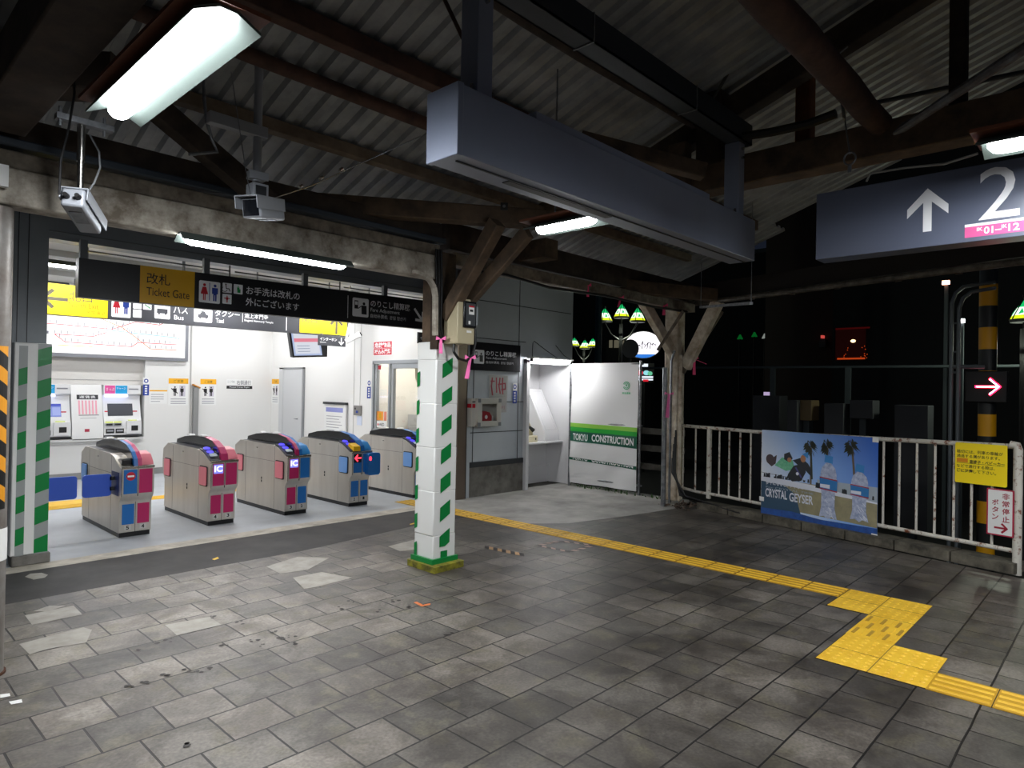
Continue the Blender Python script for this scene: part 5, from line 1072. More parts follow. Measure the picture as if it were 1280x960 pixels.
# ------------------------------------------------------------------ booth
t = T('fare_booth', 'white lit booth recess beside the hoarding sheet', 'booth', (8.7, 7.4, 0))
BW = mat('booth white', '#dcdcde', .45)
mb = MB(); mb.box(8.12, 9.22, 8.0, 8.04, 0, 2.12, BW); mb.box(9.2, 9.24, 7.33, 8.0, 0, 2.12, BW); mb.box(8.10, 8.13, 7.33, 8.0, 0, 2.12, BW); mb.box(8.1, 9.24, 7.33, 8.0, 2.1, 2.14, BW); mb.box(8.12, 9.2, 7.75, 8.0, 0, .3, BW); mb.box(8.13, 9.2, 7.8, 7.84, 0, .72, BW); mb.build('lining', t)
mb = MB(); mb.box(8.06, 8.13, 7.27, 7.35, 0, 2.14, BW); mb.box(9.19, 9.26, 7.27, 7.35, 0, 2.14, BW); mb.box(8.06, 9.26, 7.27, 7.35, 2.08, 2.15, BW); mb.build('frame', t, bevel=.004)
mb = MB(); mb.box(8.13, 9.2, 7.42, 8.0, .72, .75, BW); mb.build('shelf', t, bevel=.004)
mb = MB(); mb.ext([(8.80, 7.5, .75), (8.80, 7.5, .90), (8.80, 7.92, 1.66), (8.80, 8.0, 1.66), (8.80, 8.0, .75)], (.38, 0, 0), BW); mb.build('sloping_cover', t, bevel=.004)
sp = Pl((8.80, 7.498, .90), (1, 0, 0), (0, .4835, .8753)); mb = MB(); [mb.rect(sp, *q, .002, mat('cover seam', '#8c8c92', .5)) for q in ((.05, .05, .33, .053), (.05, .82, .33, .823), (.05, .05, .053, .82), (.33, .05, .333, .82))]; mb.build('cover_seam', t)
bl = T('booth_lamp', 'bright tube lamp across the top of the white booth', 'lamp', (8.65, 7.2, 2.15))
mb = MB(); mb.tube([(8.08, 7.16, 2.13), (9.02, 7.16, 2.13)], .02, glow('booth tube', '#ffffff', 46), 10); mb.build('tube', bl); MB().box(8.05, 9.05, 7.09, 7.27, 2.155, 2.18, WHITE).build('batten', bl)
for x in (8.05, 9.04): mb = MB(); mb.tube([(x-.02, 7.16, 2.13), (x+.02, 7.16, 2.13)], .026, INK, 10); mb.build('socket', bl)
mb = MB(); mb.tube([(8.12, 7.22, 2.17), (8.22, 7.3, 2.42), (8.3, 7.34, 2.46), (8.6, 7.33, 2.32), (8.9, 7.33, 2.2)], .005, CABLE, 6); mb.tube([(8.85, 7.33, 2.42), (9.05, 7.3, 2.25), (9.2, 7.24, 2.17)], .005, CABLE, 6); mb.build('cable', bl)
t = T('payphone', 'cream telephone on the booth shelf', 'telephone', (8.5, 7.6, .75))
mb = MB(); mb.box(8.28, 8.62, 7.50, 7.75, .75, .86, CREAMP); mb.build('base', t, bevel=.012); mb = MB(); mb.slab(Pl((8.3, 7.7, .86), (1, 0, 0), (0, 0, 1)), [(0, 0), (.28, 0), (.26, .12), (.12, .3), (0, .34)], -.04, .12, CREAMP); mb.build('body', t, bevel=.012)
mb = MB(); mb.tube([(8.56, 7.56, .95), (8.48, 7.56, 1.0), (8.36, 7.56, 1.02)], [.035, .022, .03], INK, 10); mb.build('handset', t); mb = MB(); mb.box(8.55, 8.57, 7.495, 7.5, .79, .82, INK); mb.build('coin_slot', t)

# ------------------------------------------------------------------ hoarding sheet
t = T('hoarding', 'white construction hoarding sheet on a pipe frame', 'hoarding', (9.05, 6.45, 0))
n = 60; mm = 40; v = []
SH = mat('white tarpaulin', '#ececec', .5)
def shx(y, z): return 9.06+.012*math.sin(y*5+z*2)+.006*math.sin(z*7+y*3)+.01*math.sin((y+z*.8)*9)*max(0, 1.2-z)
pl = Pl((9.05, 7.12, 0), (0, -1, 0), (0, 0, 1))
Y0, Y1 = 7.14, 5.79
for j in range(mm+1):
    for i in range(n+1):
        y = Y0+(Y1-Y0)*i/n; zt = 2.11; zb = .06-.0*(i/n); z = zb+(zt-zb)*j/mm; v.append((shx(y, z), y, z))
mb = MB(); mb.mesh(v, [(j*(n+1)+i, j*(n+1)+i+1, (j+1)*(n+1)+i+1, (j+1)*(n+1)+i) for j in range(mm) for i in range(n)], SH); mb.build('sheet', t)
def band(za, zb, m, d):       # za,zb = (left,right) heights
    k = 40; vs = []
    for i in range(k+1):
        y = Y0+(Y1-Y0)*i/k; l = za[0]+(za[1]-za[0])*i/k; h = zb[0]+(zb[1]-zb[0])*i/k
        vs += [(shx(y, l)-d, y, l), (shx(y, h)-d, y, h)]
    mb.mesh(vs, [(2*i, 2*i+2, 2*i+3, 2*i+1) for i in range(k)], m)
def bent(txt, a0, a1, z0, z1, m, d, slope=0, bold=.02, cut=None):
    vs, fs = text_geo(txt, bold); xs = [p[0] for p in vs]; yy = [p[1] for p in vs]; out = []
    for px_, py_ in vs:
        a = a0+(px_-min(xs))/(max(xs)-min(xs))*(a1-a0); z = z0+(py_-min(yy))/(max(yy)-min(yy))*(z1-z0)+slope*a; y = Y0-a
        if cut is not None: z = min(z, cut+slope*a)
        out.append((shx(y, z)-d, y, z))
    mb.mesh(out, fs, m)
mb = MB(); LG = mat('light green print', '#8fce4a', .5); MG_ = mat('mid green print', '#12a22c', .5); DG_ = mat('dark green print', '#0e5a44', .5)
band((1.02, 1.0), (1.09, 1.07), LG, .004); band((.945, .93), (1.022, 1.002), MG_, .004); band((.78, .735), (.947, .932), DG_, .004)
band((.46, .40), (.50, .455), DG_, .004)
bent('TOKYU', .06, .38, .80, .915, SWHITE, .007, -.028, .03); bent('CONSTRUCTION', .46, 1.29, .805, .925, SWHITE, .007, -.022, .03); bent('TOKYU', .06, .38, .465, .55, SWHITE, .007, -.035, .03, .495); bent('CONSTRUCTION', .46, 1.29, .465, .56, SWHITE, .007, -.035, .03, .495)
LGN = mat('logo green', '#38b070', .5); cy, cz = Y0-1.13, 1.74
for r_, w_ in ((.06, .012), (.04, .01)):
    k = [math.radians(i*20+20) for i in range(17)]; mb.mesh([(shx(cy, cz)-.006, cy+(r_+s*w_/2)*math.cos(t_), cz+(r_+s*w_/2)*math.sin(t_)) for t_ in k for s in (-1, 1)], [(2*i, 2*i+1, 2*i+3, 2*i+2) for i in range(16)], LGN)
mb.face([(shx(cy, cz)-.006, cy+.02, cz+.02), (shx(cy, cz)-.006, cy-.02, cz+.02), (shx(cy, cz)-.006, cy, cz-.025)], LGN); bent('東急建設', 1.05, 1.21, 1.60, 1.635, LGN, .006)
mb.build('print', t, label='green bands and white lettering')
for y in (7.17, 5.76):
    mb = MB(); mb.tube([(9.08, y, 0), (9.08, y, 2.14)], .022, GALV, 10); mb.build('frame_pipe', t)
for zz in (2.09, 1.1, .15): mb = MB(); mb.tube([(9.09, 7.17, zz), (9.09, 5.72, zz)], .018, GALV, 10); mb.build('frame_pipe', t)
mb = MB()
for k in range(9):
    for y in (7.15, 5.75): mb.tube([(9.055, y, .2+.22*k), (9.1, y, .2+.22*k)], .006, INK, 5)
mb.build('lacing', t)

# concrete picket fence between hoarding and corner post
t = T('concrete_fence', 'low grey concrete post and rail fence behind the corner post', 'fence', (9.5, 5.6, 0))
for y in (5.25, 6.6): MB().box(9.45, 9.57, y, y+.12, 0, 1.25, CONC).build('fence_post', t, bevel=.01)
for z in (.42, .72, 1.0): MB().box(9.47, 9.52, 5.2, 8.0, z-.05, z+.05, CONC).build('fence_rail', t, bevel=.008)

# ------------------------------------------------------------------ white rusty fence
t = T('railing', 'rusty white steel railing along the platform edge', 'railing', fpt(2.1, 0))
def sag(s): return .21-.02*math.sin(s*2)
MB().tube([fpt(4.28, 1.155), fpt(2.8, 1.145), fpt(1.2, 1.17), fpt(0, 1.19)], .024, RUSTW, 12).build('top_rail', t)
MB().tube([fpt(4.25, .24), fpt(3.9, .215), fpt(3.4, .22), fpt(2.8, .21), fpt(1.2, .21), fpt(0, .20)], .022, RUSTW, 12).build('bottom_rail', t)
for i, s in enumerate((4.17, 3.93, 3.50, 3.33, 3.15, 2.98, 2.80, 2.62, 2.45, 2.28, 2.10, 1.93, 1.76, 1.58, 1.41, 1.23, 1.06, .88, .70, .52, .36, .18)):
    MB().tube([fpt(s, .20), fpt(s, 1.16)], .0125, RUSTW, 8).build('baluster', t)
MB().box(*[w for p in zip(tuple(fpt(3.68, .15)-Vector((.025, .025, 0))), tuple(fpt(3.68, 1.15)+Vector((.025, .025, 0)))) for w in p], RUSTW).build('stout_baluster', t)
MB().tube([fpt(-.03, -.02), fpt(-.03, 1.16), fpt(-.02, 1.2), fpt(.03, 1.205)], .038, RUSTW, 14).build('end_post', t)

# poster on railing
t = T('advert_poster', 'blue advertising poster with two water bottles tied to the railing', 'poster', fpt(2.78, .08, .03))
PW, PH = 1.51, 1.10
pp_ = Pl(fpt(2.785, .08, .032), -FD, (0, 0, 1))
def poster_sky():
    m = bpy.data.materials.new('printed sky'); m.use_nodes = True; nt = m.node_tree; b = nt.nodes['Principled BSDF']; b.inputs['Roughness'].default_value = .45
    tc = nt.nodes.new('ShaderNodeTexCoord'); sx = nt.nodes.new('ShaderNodeSeparateXYZ'); nt.links.new(tc.outputs['Object'], sx.inputs[0])
    a = nt.nodes.new('ShaderNodeMath'); a.operation = 'MULTIPLY_ADD'; a.inputs[1].default_value = .55; nt.links.new(sx.outputs['Y'], a.inputs[0]); nt.links.new(sx.outputs['Z'], a.inputs[2])
    # printed picture: pale horizon fading into deep blue, top right darkest
    r = nt.nodes.new('ShaderNodeMapRange'); r.inputs['From Min'].default_value = -.35; r.inputs['From Max'].default_value = 1.3
    s2 = nt.nodes.new('ShaderNodeMath'); s2.operation = 'MULTIPLY_ADD'; s2.inputs[1].default_value = -.62; zs_ = nt.nodes.new('ShaderNodeMath'); zs_.operation = 'MULTIPLY'; zs_.inputs[1].default_value = .4; nt.links.new(sx.outputs['Z'], zs_.inputs[0]); nt.links.new(sx.outputs['Y'], s2.inputs[0]); nt.links.new(zs_.outputs[0], s2.inputs[2])
    nt.links.new(s2.outputs[0], r.inputs['Value'])
    c = nt.nodes.new('ShaderNodeValToRGB'); e = c.color_ramp.elements; e[0].position = .35; e[0].color = lin('#e3ebf6'); e[1].position = 1; e[1].color = lin('#2f68cc'); k = e.new(.65); k.color = lin('#8ab4ee')
    nt.links.new(r.outputs[0], c.inputs[0]); nt.links.new(c.outputs[0], b.inputs['Base Color']); return m
mb = MB(); mb.slab(pp_, [(0, 0), (PW, 0), (PW, PH), (0, PH)], -.004, 0, poster_sky()); mb.build('sheet', t)
A = lambda x: x*PW; 
mb = MB(); q = lambda pts: [(x*PW, y*PH) for x, y in pts]
PSL = mat('printed slate', '#2f4f68', .45); PSD = mat('printed sand', '#a39a78', .45, noise='#8a8468', nscale=6); PWH = mat('printed white', '#dfe3ee', .45); PNV = mat('printed navy', '#1c3f80', .45, noise='#2a5aa8', nscale=9)
PTR = mat('printed palm', '#2d3326', .5); PTK = mat('printed trunk', '#6a5a48', .5); PSK = mat('printed skin', '#b07a58', .5); PGR = mat('printed mint', '#58b088', .5, noise='#7fc8a0', nscale=30); PDK = mat('printed dark', '#20262f', .5); PLB = mat('printed label blue', '#2a78b8', .5); PRD = mat('printed red', '#a82430', .5); PCAP = mat('printed cap blue', '#3a8ad0', .5); PHZ = mat('printed haze', '#a4b0bc', .5)
mb.poly(pp_, q([(0, .12), (1, .09), (1, .40), (.5, .44), (0, .44)]), .0005, PSD)
mb.poly(pp_, q([(0, .08), (.38, .08), (.33, .3), (.2, .4), (0, .435)]), .0008, PSL)
mb.poly(pp_, q([(0, .40), (1, .33), (1, .345), (.5, .43), (0, .46)]), .001, PWH); mb.poly(pp_, q([(0, 0), (1, 0), (1, .085), (.55, .07), (.3, .10), (0, .085)]), .0012, PNV)
mb.poly(pp_, q([(.52, .42), (1, .34), (1, .50), (.52, .50)]), .0007, PHZ)
for k in range(46):                                   # crowd and rail on the horizon
    x = random.uniform(0, .98); 
    if .55 < x < .66 or .79 < x < .9: continue
    yb = .455-.09*x if x > .5 else .45; h = random.uniform(.02, .06); w = random.uniform(.006, .012); mb.poly(pp_, q([(x-w, yb), (x+w, yb), (x+w*.7, yb+h), (x-w*.7, yb+h)]), .0015, PDK)
mb.line(pp_, q([(0, .50), (.42, .47)]), .004, .0014, PDK)
for tx, ty in ((.46, .84), (.60, .86), (.80, .88)):        # palms
    mb.poly(pp_, q([(tx-.004, ty), (tx+.012, ty), (tx+.04 if tx > .7 else tx+.012, .44), (tx+.024 if tx > .7 else tx-.004, .44)]), .0016, PTK)
    for k in range(20):
        a = math.pi*(-.45+1.9*k/19); L = random.uniform(.05, .075)
        ex_, ey = tx+L*math.cos(a), ty+L*1.35*math.sin(a)-.02; mx_, my = tx+L*.6*math.cos(a), ty+L*1.0*math.sin(a)+.012
        mb.poly(pp_, q([(tx, ty+.01), (mx_-.006, my+.01), (ex_, ey), (mx_+.008, my-.02)]), .002, PTR)
# skater
mb.poly(pp_, q([(.13, .60), (.2, .70), (.3, .68), (.32, .58), (.24, .55)]), .0022, PGR); mb.disc(pp_, .085*PW, .665*PH, .06, .062, .0025, mat('printed helmet', '#4a3f45', .5)); mb.poly(pp_, q([(.05, .63), (.15, .72), (.14, .62), (.1, .58)]), .0023, mat('printed helmet', '#4a3f45', .5))
mb.poly(pp_, q([(.26, .52), (.31, .62), (.41, .66), (.42, .56), (.38, .46), (.30, .44), (.25, .48)]), .0027, PDK); mb.poly(pp_, q([(.22, .74), (.27, .77), (.30, .70), (.27, .65), (.22, .68)]), .003, PDK); mb.disc(pp_, .27*PW, .68*PH, .03, .03, .0032, PSK)
mb.poly(pp_, q([(.30, .68), (.38, .72), (.44, .66), (.48, .58), (.47, .52), (.42, .58), (.36, .62)]), .0028, PDK); mb.disc(pp_, .395*PW, .71*PH, .035, .045, .0034, PSK); mb.poly(pp_, q([(.385, .76), (.44, .79), (.44, .72), (.42, .73)]), .0036, PCAP); mb.disc(pp_, .345*PW, .535*PH, .02, .02, .0036, PWH)
mb.line(pp_, q([(.33, .6), (.38, .5)]), .02, .0031, mat('printed violet', '#4a4a88', .5)); mb.line(pp_, q([(.465, .78), (.475, .5)]), .022, .003, PTR)
# bottles
def bottle(cx, top, base, w):
    h = top-base
    out = [(-.12, 1), (.12, 1), (.22, .965), (.42, .90), (.5, .8), (.52, .6), (.42, .45), (.40, .2), (.55, 0), (.2, .03), (0, -.02), (-.25, .03), (-.55, .01), (-.42, .2), (-.42, .45), (-.52, .6), (-.48, .8), (-.40, .90), (-.22, .965)]
    mb.poly(pp_, q([(cx+a*w, base+b*h) for a, b in out]), .004, mat('printed ice', '#c3cbe0', .45, noise='#8f9cc0', nscale=26))
    mb.poly(pp_, q([(cx-.26*w, top+.0), (cx+.26*w, top-.01), (cx+.28*w, top+.065), (cx-.2*w, top+.08)]), .005, PCAP)
    mb.poly(pp_, q([(cx-.54*w, base+.71*h), (cx+.56*w, base+.68*h), (cx+.54*w, base+.48*h), (cx-.5*w, base+.51*h)]), .0052, PLB)
    for f in (.70, .50): mb.poly(pp_, q([(cx-.54*w, base+(f+.03)*h), (cx+.56*w, base+f*h), (cx+.55*w, base+(f-.02)*h), (cx-.53*w, base+(f+.01)*h)]), .0058, PRD)
    mb.poly(pp_, q([(cx-.5*w, base+.60*h), (cx+.1*w, base+.60*h), (cx+.1*w, base+.53*h), (cx-.5*w, base+.54*h)]), .0056, PWH)
    for k in range(9): a = random.uniform(-.3, .3)*w; b = random.uniform(.03, .42)*h; mb.line(pp_, q([(cx+a, base+b), (cx+a+.02, base+b-.03)]), .008, .005, PWH)
bottle(.615, .70, .10, .135); bottle(.865, .64, .13, .13)
mb.build('picture_print', t)
mb = MB(); mb.text(pp_, 'CRYSTAL', A(.045), .145*PH+.085, A(.255), .245*PH+.085, .006, PWH, .025); mb.text(pp_, 'GEYSER', A(.275), .135*PH+.085, A(.49), .235*PH+.085, .006, PWH, .025)
mb.text(pp_, 'For CRYSTAL TIME', A(.05), .29*PH+.04, A(.49), .325*PH+.025, .006, mat('printed grey', '#9fb0bd', .5)); mb.text(pp_, '夢中になると、ノドがかわく。', A(.05), .365*PH, A(.49), .43*PH, .006, PWH, .01); mb.build('lettering', t, label='white poster lettering')
for s_, z_ in ((.0, .18*PH), (PW-.04, PH-.03), (PW-.04, .0)): mb = MB(); mb.rect(pp_, s_-.02, z_-.02, s_+.05, z_+.035, .008, PAPER); mb.build('corner_tape', t)

t = T('crossing_notice', 'yellow notice board with black Japanese text on the railing', 'sign', fpt(.3, .8, .04))
YS = mat('notice yellow', '#ffe208', .45); q0 = Pl(fpt(.495, .795, .03), -FD, (0, 0, 1)); W_, H_ = .45, .40
mb = MB(); mb.slab(q0, rrect(0, 0, W_, H_, .015), 0, .008, YS); mb.build('board', t)
mb = MB(); mb.rect(q0, .015, .205, .115, .245, .0085, mat('notice orange', '#e08a00', .5))
for tx, a0, a1, b0, b1, bd in (('踏切には、列車の車輪が', .015, .415, .295, .33, .01), ('通過する溝があります。', .015, .39, .252, .285, .01), ('車椅子・ベビーカー', .13, .43, .195, .235, .02), ('などで通行する際は、', .015, .35, .152, .185, .01), ('溝に注意', .015, .16, .105, .14, .03), ('して下さい。', .165, .36, .105, .138, .01)): mb.text(q0, tx, a0, b0, a1, b1, .009, INK, bd)
mb.rect(q0, .015, .197, .43, .2, .0088, INK); mb.build('lettering', t)
t = T('stop_button_sign', 'white sign with red frame pointing to the emergency stop button', 'sign', fpt(.1, .34, .04))
q1 = Pl(fpt(.205, .33, .045), -FD, (0, 0, 1)); mb = MB(); mb.slab(q1, rrect(0, 0, .225, .445, .008), 0, .008, mat('frame crimson', '#b01840', .5)); mb.slab(q1, rrect(.012, .012, .213, .433, .006), .008, .009, PAPER); mb.build('board', t)
mb = MB(); CR = mat('crimson print', '#a01830', .5)
for i, ch in enumerate('非常停止'): mb.text(q1, ch, .13, .35-i*.072, .19, .41-i*.072, .0095, CR, .02)
for i, ch in enumerate('ボタン'): mb.text(q1, ch, .045, .29-i*.07, .10, .345-i*.07, .0095, CR, .02)
arrow(mb, q1, .12, .075, .1, 0, .018, .0095, CR); mb.build('lettering', t)

# ------------------------------------------------------------------ across the track
DK = mat('night metal', '#3c4347', .6, .3); NB = mat('night building', '#17181b', .9); NB2 = mat('night building warm', '#2b2220', .9)
t = T('banded_pole', 'tall pole banded yellow and black beyond the railing', 'pole', (10, 1.35, -1))
for k in range(14):
    z0 = 3.0-.215*0-k*.345; 
BY = mat('band yellow', '#e0a000', .5); 
c0 = onX(1234, 500, 10.0); cx, cyy = 10.0, c0.y
zt = 3.05; MB().tube([(cx, cyy, zt), (cx, cyy, 4.2)], .095, DK, 16).build('shaft', t)
k = 0; z = zt
while z > -1.0:
    z1_ = z-(.27 if k % 2 == 0 else .265); MB().tube([(cx, cyy, max(z1_, -1.0)), (cx, cyy, z)], .095, BY if k % 2 == 0 else mat('band black', '#15181a', .5), 18).build('band', t, label='yellow band' if k % 2 == 0 else 'black band'); z = z1_; k += 1
t = T('direction_indicator', 'lit red arrow indicator on the banded pole', 'indicator', (9.85, 1.4, 1.7))
a = onX(1212, 472, 9.8); b = onX(1252, 495, 9.8)
mb = MB(); mb.box(9.82, 9.95, b.y-.05, a.y+.05, b.z-.08, a.z+.08, INK); mb.build('casing', t, bevel=.01)
pa = PX(9.815, (a.y+b.y)/2, (a.z+b.z)/2); RG = glow('red lamp', '#ff1838', 6); mb = MB(); arrow(mb, pa, .02, .0, .24, 0, .028, .001, RG); mb.build('arrow_lamp', t)
mb = MB(); arrow(mb, pa, .02, .0, .22, 0, .012, .004, glow('red lamp core', '#ffd0e0', 6)); mb.build('arrow_core', t)
t = T('pipe_barrier', 'grey looped pipe barrier left of the banded pole', 'barrier', (9.6, 1.7, -1))
A1 = onX(1190, 360, 9.6); A2 = onX(1199, 372, 9.6)
for yy, zt_ in ((A1.y, 3.0), (A2.y, 2.93)):
    mb = MB(); mb.tube([(9.6, yy, -1), (9.6, yy, zt_-.2), (9.6, yy-.04, zt_-.08), (9.6, yy-.12, zt_-.01), (9.6, yy-.2, zt_), (9.7, 1.25, zt_+.03)], .022, mat('frame grey', '#5f6568', .5, .4), 10); mb.build('upright', t)
for zz in (2.55, 2.2, 1.95, 1.0, .5): mb = MB(); mb.tube([(9.6, A1.y, zz), (9.6, A2.y, zz)], .012, mat('frame grey', '#5f6568', .5, .4), 8); mb.build('rung', t)
mb = MB(); mb.tube([(9.6, A1.y, 2.02), (9.75, cyy, 2.02)], .025, mat('frame grey', '#5f6568', .5, .4), 10); mb.build('crossbar', t)

# far railing, cabinets, buildings
t = T('far_railing', 'dim grey railing across the track', 'railing', (14, 4, -1))
mb = MB(); mb.tube([(14, -6, 2.17), (14, 9, 2.22)], .025, mat('dim steel', '#4a5356', .6), 8); mb.build('top_rail', t)
for px_ in (966, 1060, 1380): y = onX(px_, 480, 14).y; MB().box(13.97, 14.03, y-.05, y+.05, -1, 2.2, mat('dim steel', '#4a5356', .6)).build('upright', t)
cabs = [((984, 500), (996, 540), 'slim pale trackside cabinet left of the poster top'), ((997, 500), (1014, 526), 'small amber lit trackside cabinet'), ((1030, 504), (1054, 545), 'low grey trackside cabinet over the poster'), ((1062, 500), (1091, 524), 'raised grey trackside cabinet above the palm picture'), ((1118, 506), (1160, 550), 'broad dark trackside cabinet above the railing'), ((941, 494), (974, 545), 'large dark trackside cabinet by the corner post')]
for i, (p0, p1, lb) in enumerate(cabs):
    X = 12.0+.15*i; a = onX(*p0, X); b = onX(*p1, X)
    tt = T('trackside_cabinet', lb, 'cabinet', ((X+.2), (a.y+b.y)/2, -1.0), 'trackside cabinets')
    MB().box(X, X+.4, b.y, a.y, -.6 if i not in (1, 3) else b.z, a.z, mat('cabinet dim', '#3c3e42', .6) if i not in (1,) else mat('cabinet amber', '#6d5a3a', .6)).build('housing', tt, bevel=.01)
    MB().box(X+.1, X+.3, (a.y+b.y)/2-.05, (a.y+b.y)/2+.05, -1.0, -.6 if i not in (1, 3) else b.z, DK).build('stand', tt)
def bldg(x0, x1, y0, y1, h, m, label, wins=()):
    t = T('building', label, 'building', ((x0+x1)/2, (y0+y1)/2, -1), 'buildings beyond the track')
    MB().box(x0, x1, y0, y1, -1, h, m).build('walls', t); MB().box(x0-.1, x1+.1, y0-.1, y1+.1, h, h+.2, DK).build('roof_edge', t)
    for (a0, a1, b0, b1, gm) in wins: MB().box(x0-.03, x0, a0, a1, b0, b1, gm).build('window_frame' if False else 'window', t)
    return t
r0 = onX(1045, 412, 18); r1 = onX(1082, 450, 18)
bt = bldg(18, 26, -9, 5.72, 9, NB, 'dark building with a small red lit window across the track', ((r1.y, r0.y, r1.z, r0.z, mat('red lit curtain', '#2a0808', .8, emit='#60100c', es=.02)),))
mb = MB(); pl = PX(17.96, r0.y, r1.z)
mb.rect(pl, .0, .78, .8, .82, .0, glow('red strip', '#c01818', .03)); mb.rect(pl, .05, .02, .7, .06, .0, glow('orange strip', '#d04818', .3)); mb.disc(pl, .42, .48, .06, .04, .001, glow('window bulb', '#ffd8a0', 1.2)); 
for k in range(14): mb.disc(pl, random.uniform(.2, .75), random.uniform(.05, .35), .012, .012, .001, glow('orange strip', '#d04818', .3))
mb.build('window_lights', bt)
bldg(20, 28, 5.9, 8.3, 8, NB2, 'dark building with reddish wall left of the red lit window')
bldg(34, 44, 13, 36, 9, NB, 'black building behind the green shaded street lamps')
rl = T('wall_lamp', 'small red wall lamp on the reddish building', 'lamp', (19.8, 8, 3)); c = onX(1028, 421, 19.85); MB().box(19.8, 19.95, c.y-.03, c.y+.03, c.z-.04, c.z+.04, glow('dim red bulb', '#ff6058', .25)).build('bulb', rl); MB().box(19.85, 20, c.y-.08, c.y+.08, c.z-.3, c.z-.07, DK).build('bracket', rl)
L_ = bpy.data.lights.new('wall_lamp_light', 'POINT'); L_.energy = 2.5; L_.color = (1, .12, .08); L_.shadow_soft_size = .1; lo = bpy.data.objects.new('wall_lamp_light', L_); C.objects.link(lo); lo.location = (19.0, c.y-.9, c.z)
for (px_, py_, X, col, s, sz, lb) in ((1182, 353, 15, '#ffb090', 5, .06, 'small orange lamp high beyond the gutter'), (1201, 401, 13, '#ffffff', 4, .05, 'small white lamp beside the pipe frame'), (961, 494, 15, '#e8d0ff', .25, .12, 'faint violet lit window behind the poster')):
    c = onX(px_, py_, X); tt = T('distant_lamp', lb, 'lamp', (X, c.y, -1)); MB().box(X, X+.05, c.y-sz, c.y+sz, c.z-sz*.6, c.z+sz*.6, glow('lamp '+lb, col, s)).build('bulb', tt); MB().box(X+.05, X+.12, c.y-.03, c.y+.03, -1, c.z+.05, DK).build('pole', tt)

# street lamps with stained glass shades
SHG = glow('shade green', '#18b060', .6); SHW = glow('shade white', '#e8ffe8', .8); SHY = glow('shade yellow', '#c8d818', .7)
def shade(c, r, h, t):
    c = Vector(c); mb = MB(); n = 6
    for i in range(n):
        a0, a1 = 2*math.pi*i/n+.3, 2*math.pi*(i+1)/n+.3
        R = lambda a, k, z: c+Vector((math.cos(a)*r*k, math.sin(a)*r*k, z))
        for k0, z0, k1, z1, m in ((1, 0, .86, h*.2, SHY), (.86, h*.2, .5, h*.62, SHW), (.5, h*.62, .14, h, SHG)):
            mb.face([R(a0+.05, k0, z0), R(a1-.05, k0, z0), R(a1-.05, k1, z1), R(a0+.05, k1, z1)], m)
        am = (a0+a1)/2; mb.face([R(am-.2, .84, h*.24), R(am+.25, .8, h*.3), R(am+.05, .55, h*.58)], SHG)
        mb.bar(R(a0, 1, 0), R(a0, .14, h), .02, .02, INK)
    mb.build('lamp_shade', t, smooth=False); mb = MB(); mb.tube([c-Vector((0, 0, .05)), c], [r*.95, r*1.02], INK, 12); mb.tube([c+Vector((0, 0, h)), c+Vector((0, 0, h+.08))], .03, INK, 8); mb.build('shade_rim', t)
def lampcluster(pts, X, r, h, label, post_px):
    cs = [onX(x, y, X) for x, y in pts]; base = sum(cs, Vector())/len(cs)
    t = T('street_lamp', label, 'street lamp', (base.x, base.y, -1), 'street lamps with green glass shades')
    for c in cs: shade(c, r, h, t)
    mb = MB(); mb.tube([(base.x, base.y, -1), (base.x, base.y, base.z-.15)], .06, INK, 10); 
    for c in cs: mb.tube([(base.x, base.y, base.z-.7), (c.x*.6+base.x*.4, c.y*.6+base.y*.4, c.z-.45), (c.x, c.y, c.z-.05)], .025, INK, 8)
    mb.build('pole', t)
    pl_ = bpy.data.lights.new('street_light', 'POINT'); pl_.energy = 45; pl_.color = (.9, 1, .8); pl_.shadow_soft_size = .2; o_ = bpy.data.objects.new('street_light', pl_); C.objects.link(o_); o_.parent = t; o_.location = Vector((base.x, base.y, base.z-.5))-Vector(t.location)
    return t
lampcluster([(756, 401), (777, 396), (797, 401)], 18, .25, .40, 'street lamp with three green glass shades above the hoarding', None)
lampcluster([(718, 432), (731, 435), (741, 433)], 26, .26, .38, 'smaller street lamp with green glass shades left of the dish', None)
lampcluster([(1281, 399)], 13, .2, .30, 'street lamp with one green glass shade at the right edge', None)
for (x, y, m_) in ((925, 424, SHG), (943, 421, SHG), (956, 423, glow('dim white', '#d0d8d0', .15))):
    c = onX(x, y, 30); tt = T('distant_lamp', 'faint green street lamp far behind the track, at %s' % {925: 'left of its row', 943: 'the middle of its row', 956: 'right of its row'}[x], 'lamp', (30, c.y, -1)); mb = MB(); mb.tube([c, c+Vector((0, 0, .22))], [.14, .03], glow('dim green', '#0a8030', .15) if x != 956 else m_, 6); mb.build('lamp_shade', tt); MB().tube([(30, c.y, -1), c], .05, INK, 6).build('pole', tt)
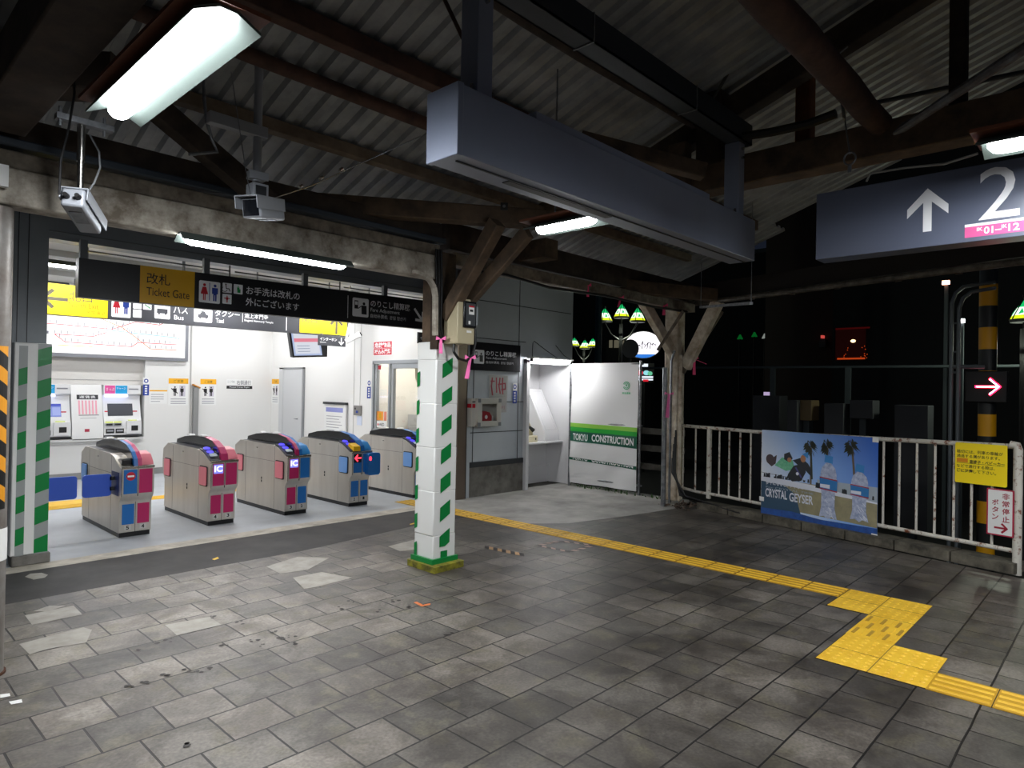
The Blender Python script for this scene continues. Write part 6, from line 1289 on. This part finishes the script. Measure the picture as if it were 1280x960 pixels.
# oval sign, lit shop sign, dish, teal pole
c = onX(804, 431, 19); t = T('oval_sign', 'lit white oval shop sign with blue lower edge beyond the hoarding', 'sign', (19, c.y, c.z-1))
n_ = Vector((-c.x, -c.y, 0)).normalized(); u_ = Vector((0, 0, 1)).cross(n_); po = Pl(c, u_, (0, 0, 1)); mb = MB(); mb.slab(po, [(.60*math.cos(k), .47*math.sin(k)) for k in [i*math.pi/16 for i in range(32)]], -.2, 0, INK); mb.build('casing', t)
mb = MB(); mb.disc(po, 0, 0, .57, .44, .005, glow('oval white', '#fbf6ff', .8), 32); mb.poly(po, [(.57*math.cos(k), .44*math.sin(k)) for k in [math.radians(225+i*9) for i in range(11)]], .008, glow('oval blue', '#2a78d8', .5))
IKS = mat('oval ink', '#2a2630', .6)
for i in range(9):
    x = -.32+i*.085; mb.line(po, [(x, random.uniform(-.04, .12)), (x+.06, random.uniform(-.04, .14)), (x+.02, random.uniform(-.16, .0))], .026, .01, IKS)
mb.build('face', t); MB().tube([(c.x+.1, c.y+.52, -1), (c.x+.1, c.y+.52, c.z), (c.x+.1, c.y+.3, c.z)], .05, INK, 8).build('pole', t)
c = onX(806, 466, 19); t = T('shop_sign', 'small colourful lit shop sign under the oval sign', 'sign', (19, c.y, -1)); po = Pl(c, u_, (0, 0, 1)); mb = MB(); mb.slab(po, [(-.3, -.32), (.3, -.32), (.3, .32), (-.3, .32)], -.1, 0, INK); mb.build('casing', t)
mb = MB(); mb.rect(po, -.2, .2, .1, .30, .004, glow('sign white lit', '#dfe8f4', .55)); mb.rect(po, -.27, .13, .27, .18, .004, glow('sign orange lit', '#f07030', .6)); mb.disc(po, -.16, 0, .11, .08, .004, glow('sign red lit', '#e04860', .5)); mb.disc(po, .05, .0, .1, .08, .005, glow('sign pale lit', '#90d8e0', .5)); mb.disc(po, .17, -.02, .08, .07, .006, glow('sign green lit', '#60b890', .5)); mb.rect(po, -.27, -.17, .27, -.11, .004, glow('sign white lit', '#dfe8f4', .55)); mb.rect(po, -.27, -.25, .27, -.2, .004, glow('sign white lit', '#dfe8f4', .55)); mb.rect(po, -.05, -.29, .12, -.22, .006, glow('sign red lit2', '#d02030', .5)); mb.build('face', t); MB().tube([(c.x, c.y, -1), (c.x, c.y, c.z-.3)], .05, INK, 8).build('pole', t)
c = onX(788, 436, 16); t = T('satellite_dish', 'grey satellite dish left of the oval sign', 'dish', (16, c.y, -1)); po = Pl(c, Vector((0, 0, 1)).cross(Vector((-c.x, -c.y, 0)).normalized()), (0, 0, 1)); mb = MB(); v = [po.at(.24*k*math.cos(a), .27*k*math.sin(a), .06*k*k) for k in (0.001, .5, 1) for a in [i*math.pi/10 for i in range(20)]]
mb.mesh(v, [(j*20+i, j*20+(i+1) % 20, (j+1)*20+(i+1) % 20, (j+1)*20+i) for j in range(2) for i in range(20)], mat('dish grey', '#8c8a88', .6, emit='#8c8a88', es=0)); mb.build('reflector', t); MB().tube([(c.x, c.y, -1), (c.x+.05, c.y+.05, c.z)], .03, DK, 8).build('mast', t)
mb = MB(); c = onX(748, 420, 15); mb.tube([(15, c.y, -1), (15, c.y, 6)], .09, mat('teal pole paint', '#2a4a52', .5), 12); mb.build('utility_pole', label='dark teal utility pole behind the hoarding', cat='pole')
c = onX(781, 435, 22); t = T('building', 'low dark shop roof behind the satellite dish', 'building', (22, c.y, -1), 'buildings beyond the track'); MB().box(22, 24, c.y-1.2, c.y+.9, -1, c.z+.3, NB).build('walls', t); mb = MB()
for i, (w_, m_) in enumerate(((.1, 'a'), (.2, 'b'), (.12, 'c'))): q = onX(763+i*7, 430, 21.95); mb.box(21.9, 21.95, q.y-w_, q.y+w_*.3, q.z-.15, q.z+.15, glow('pane '+m_, '#d8d0b0', .06))
mb.build('window', t)
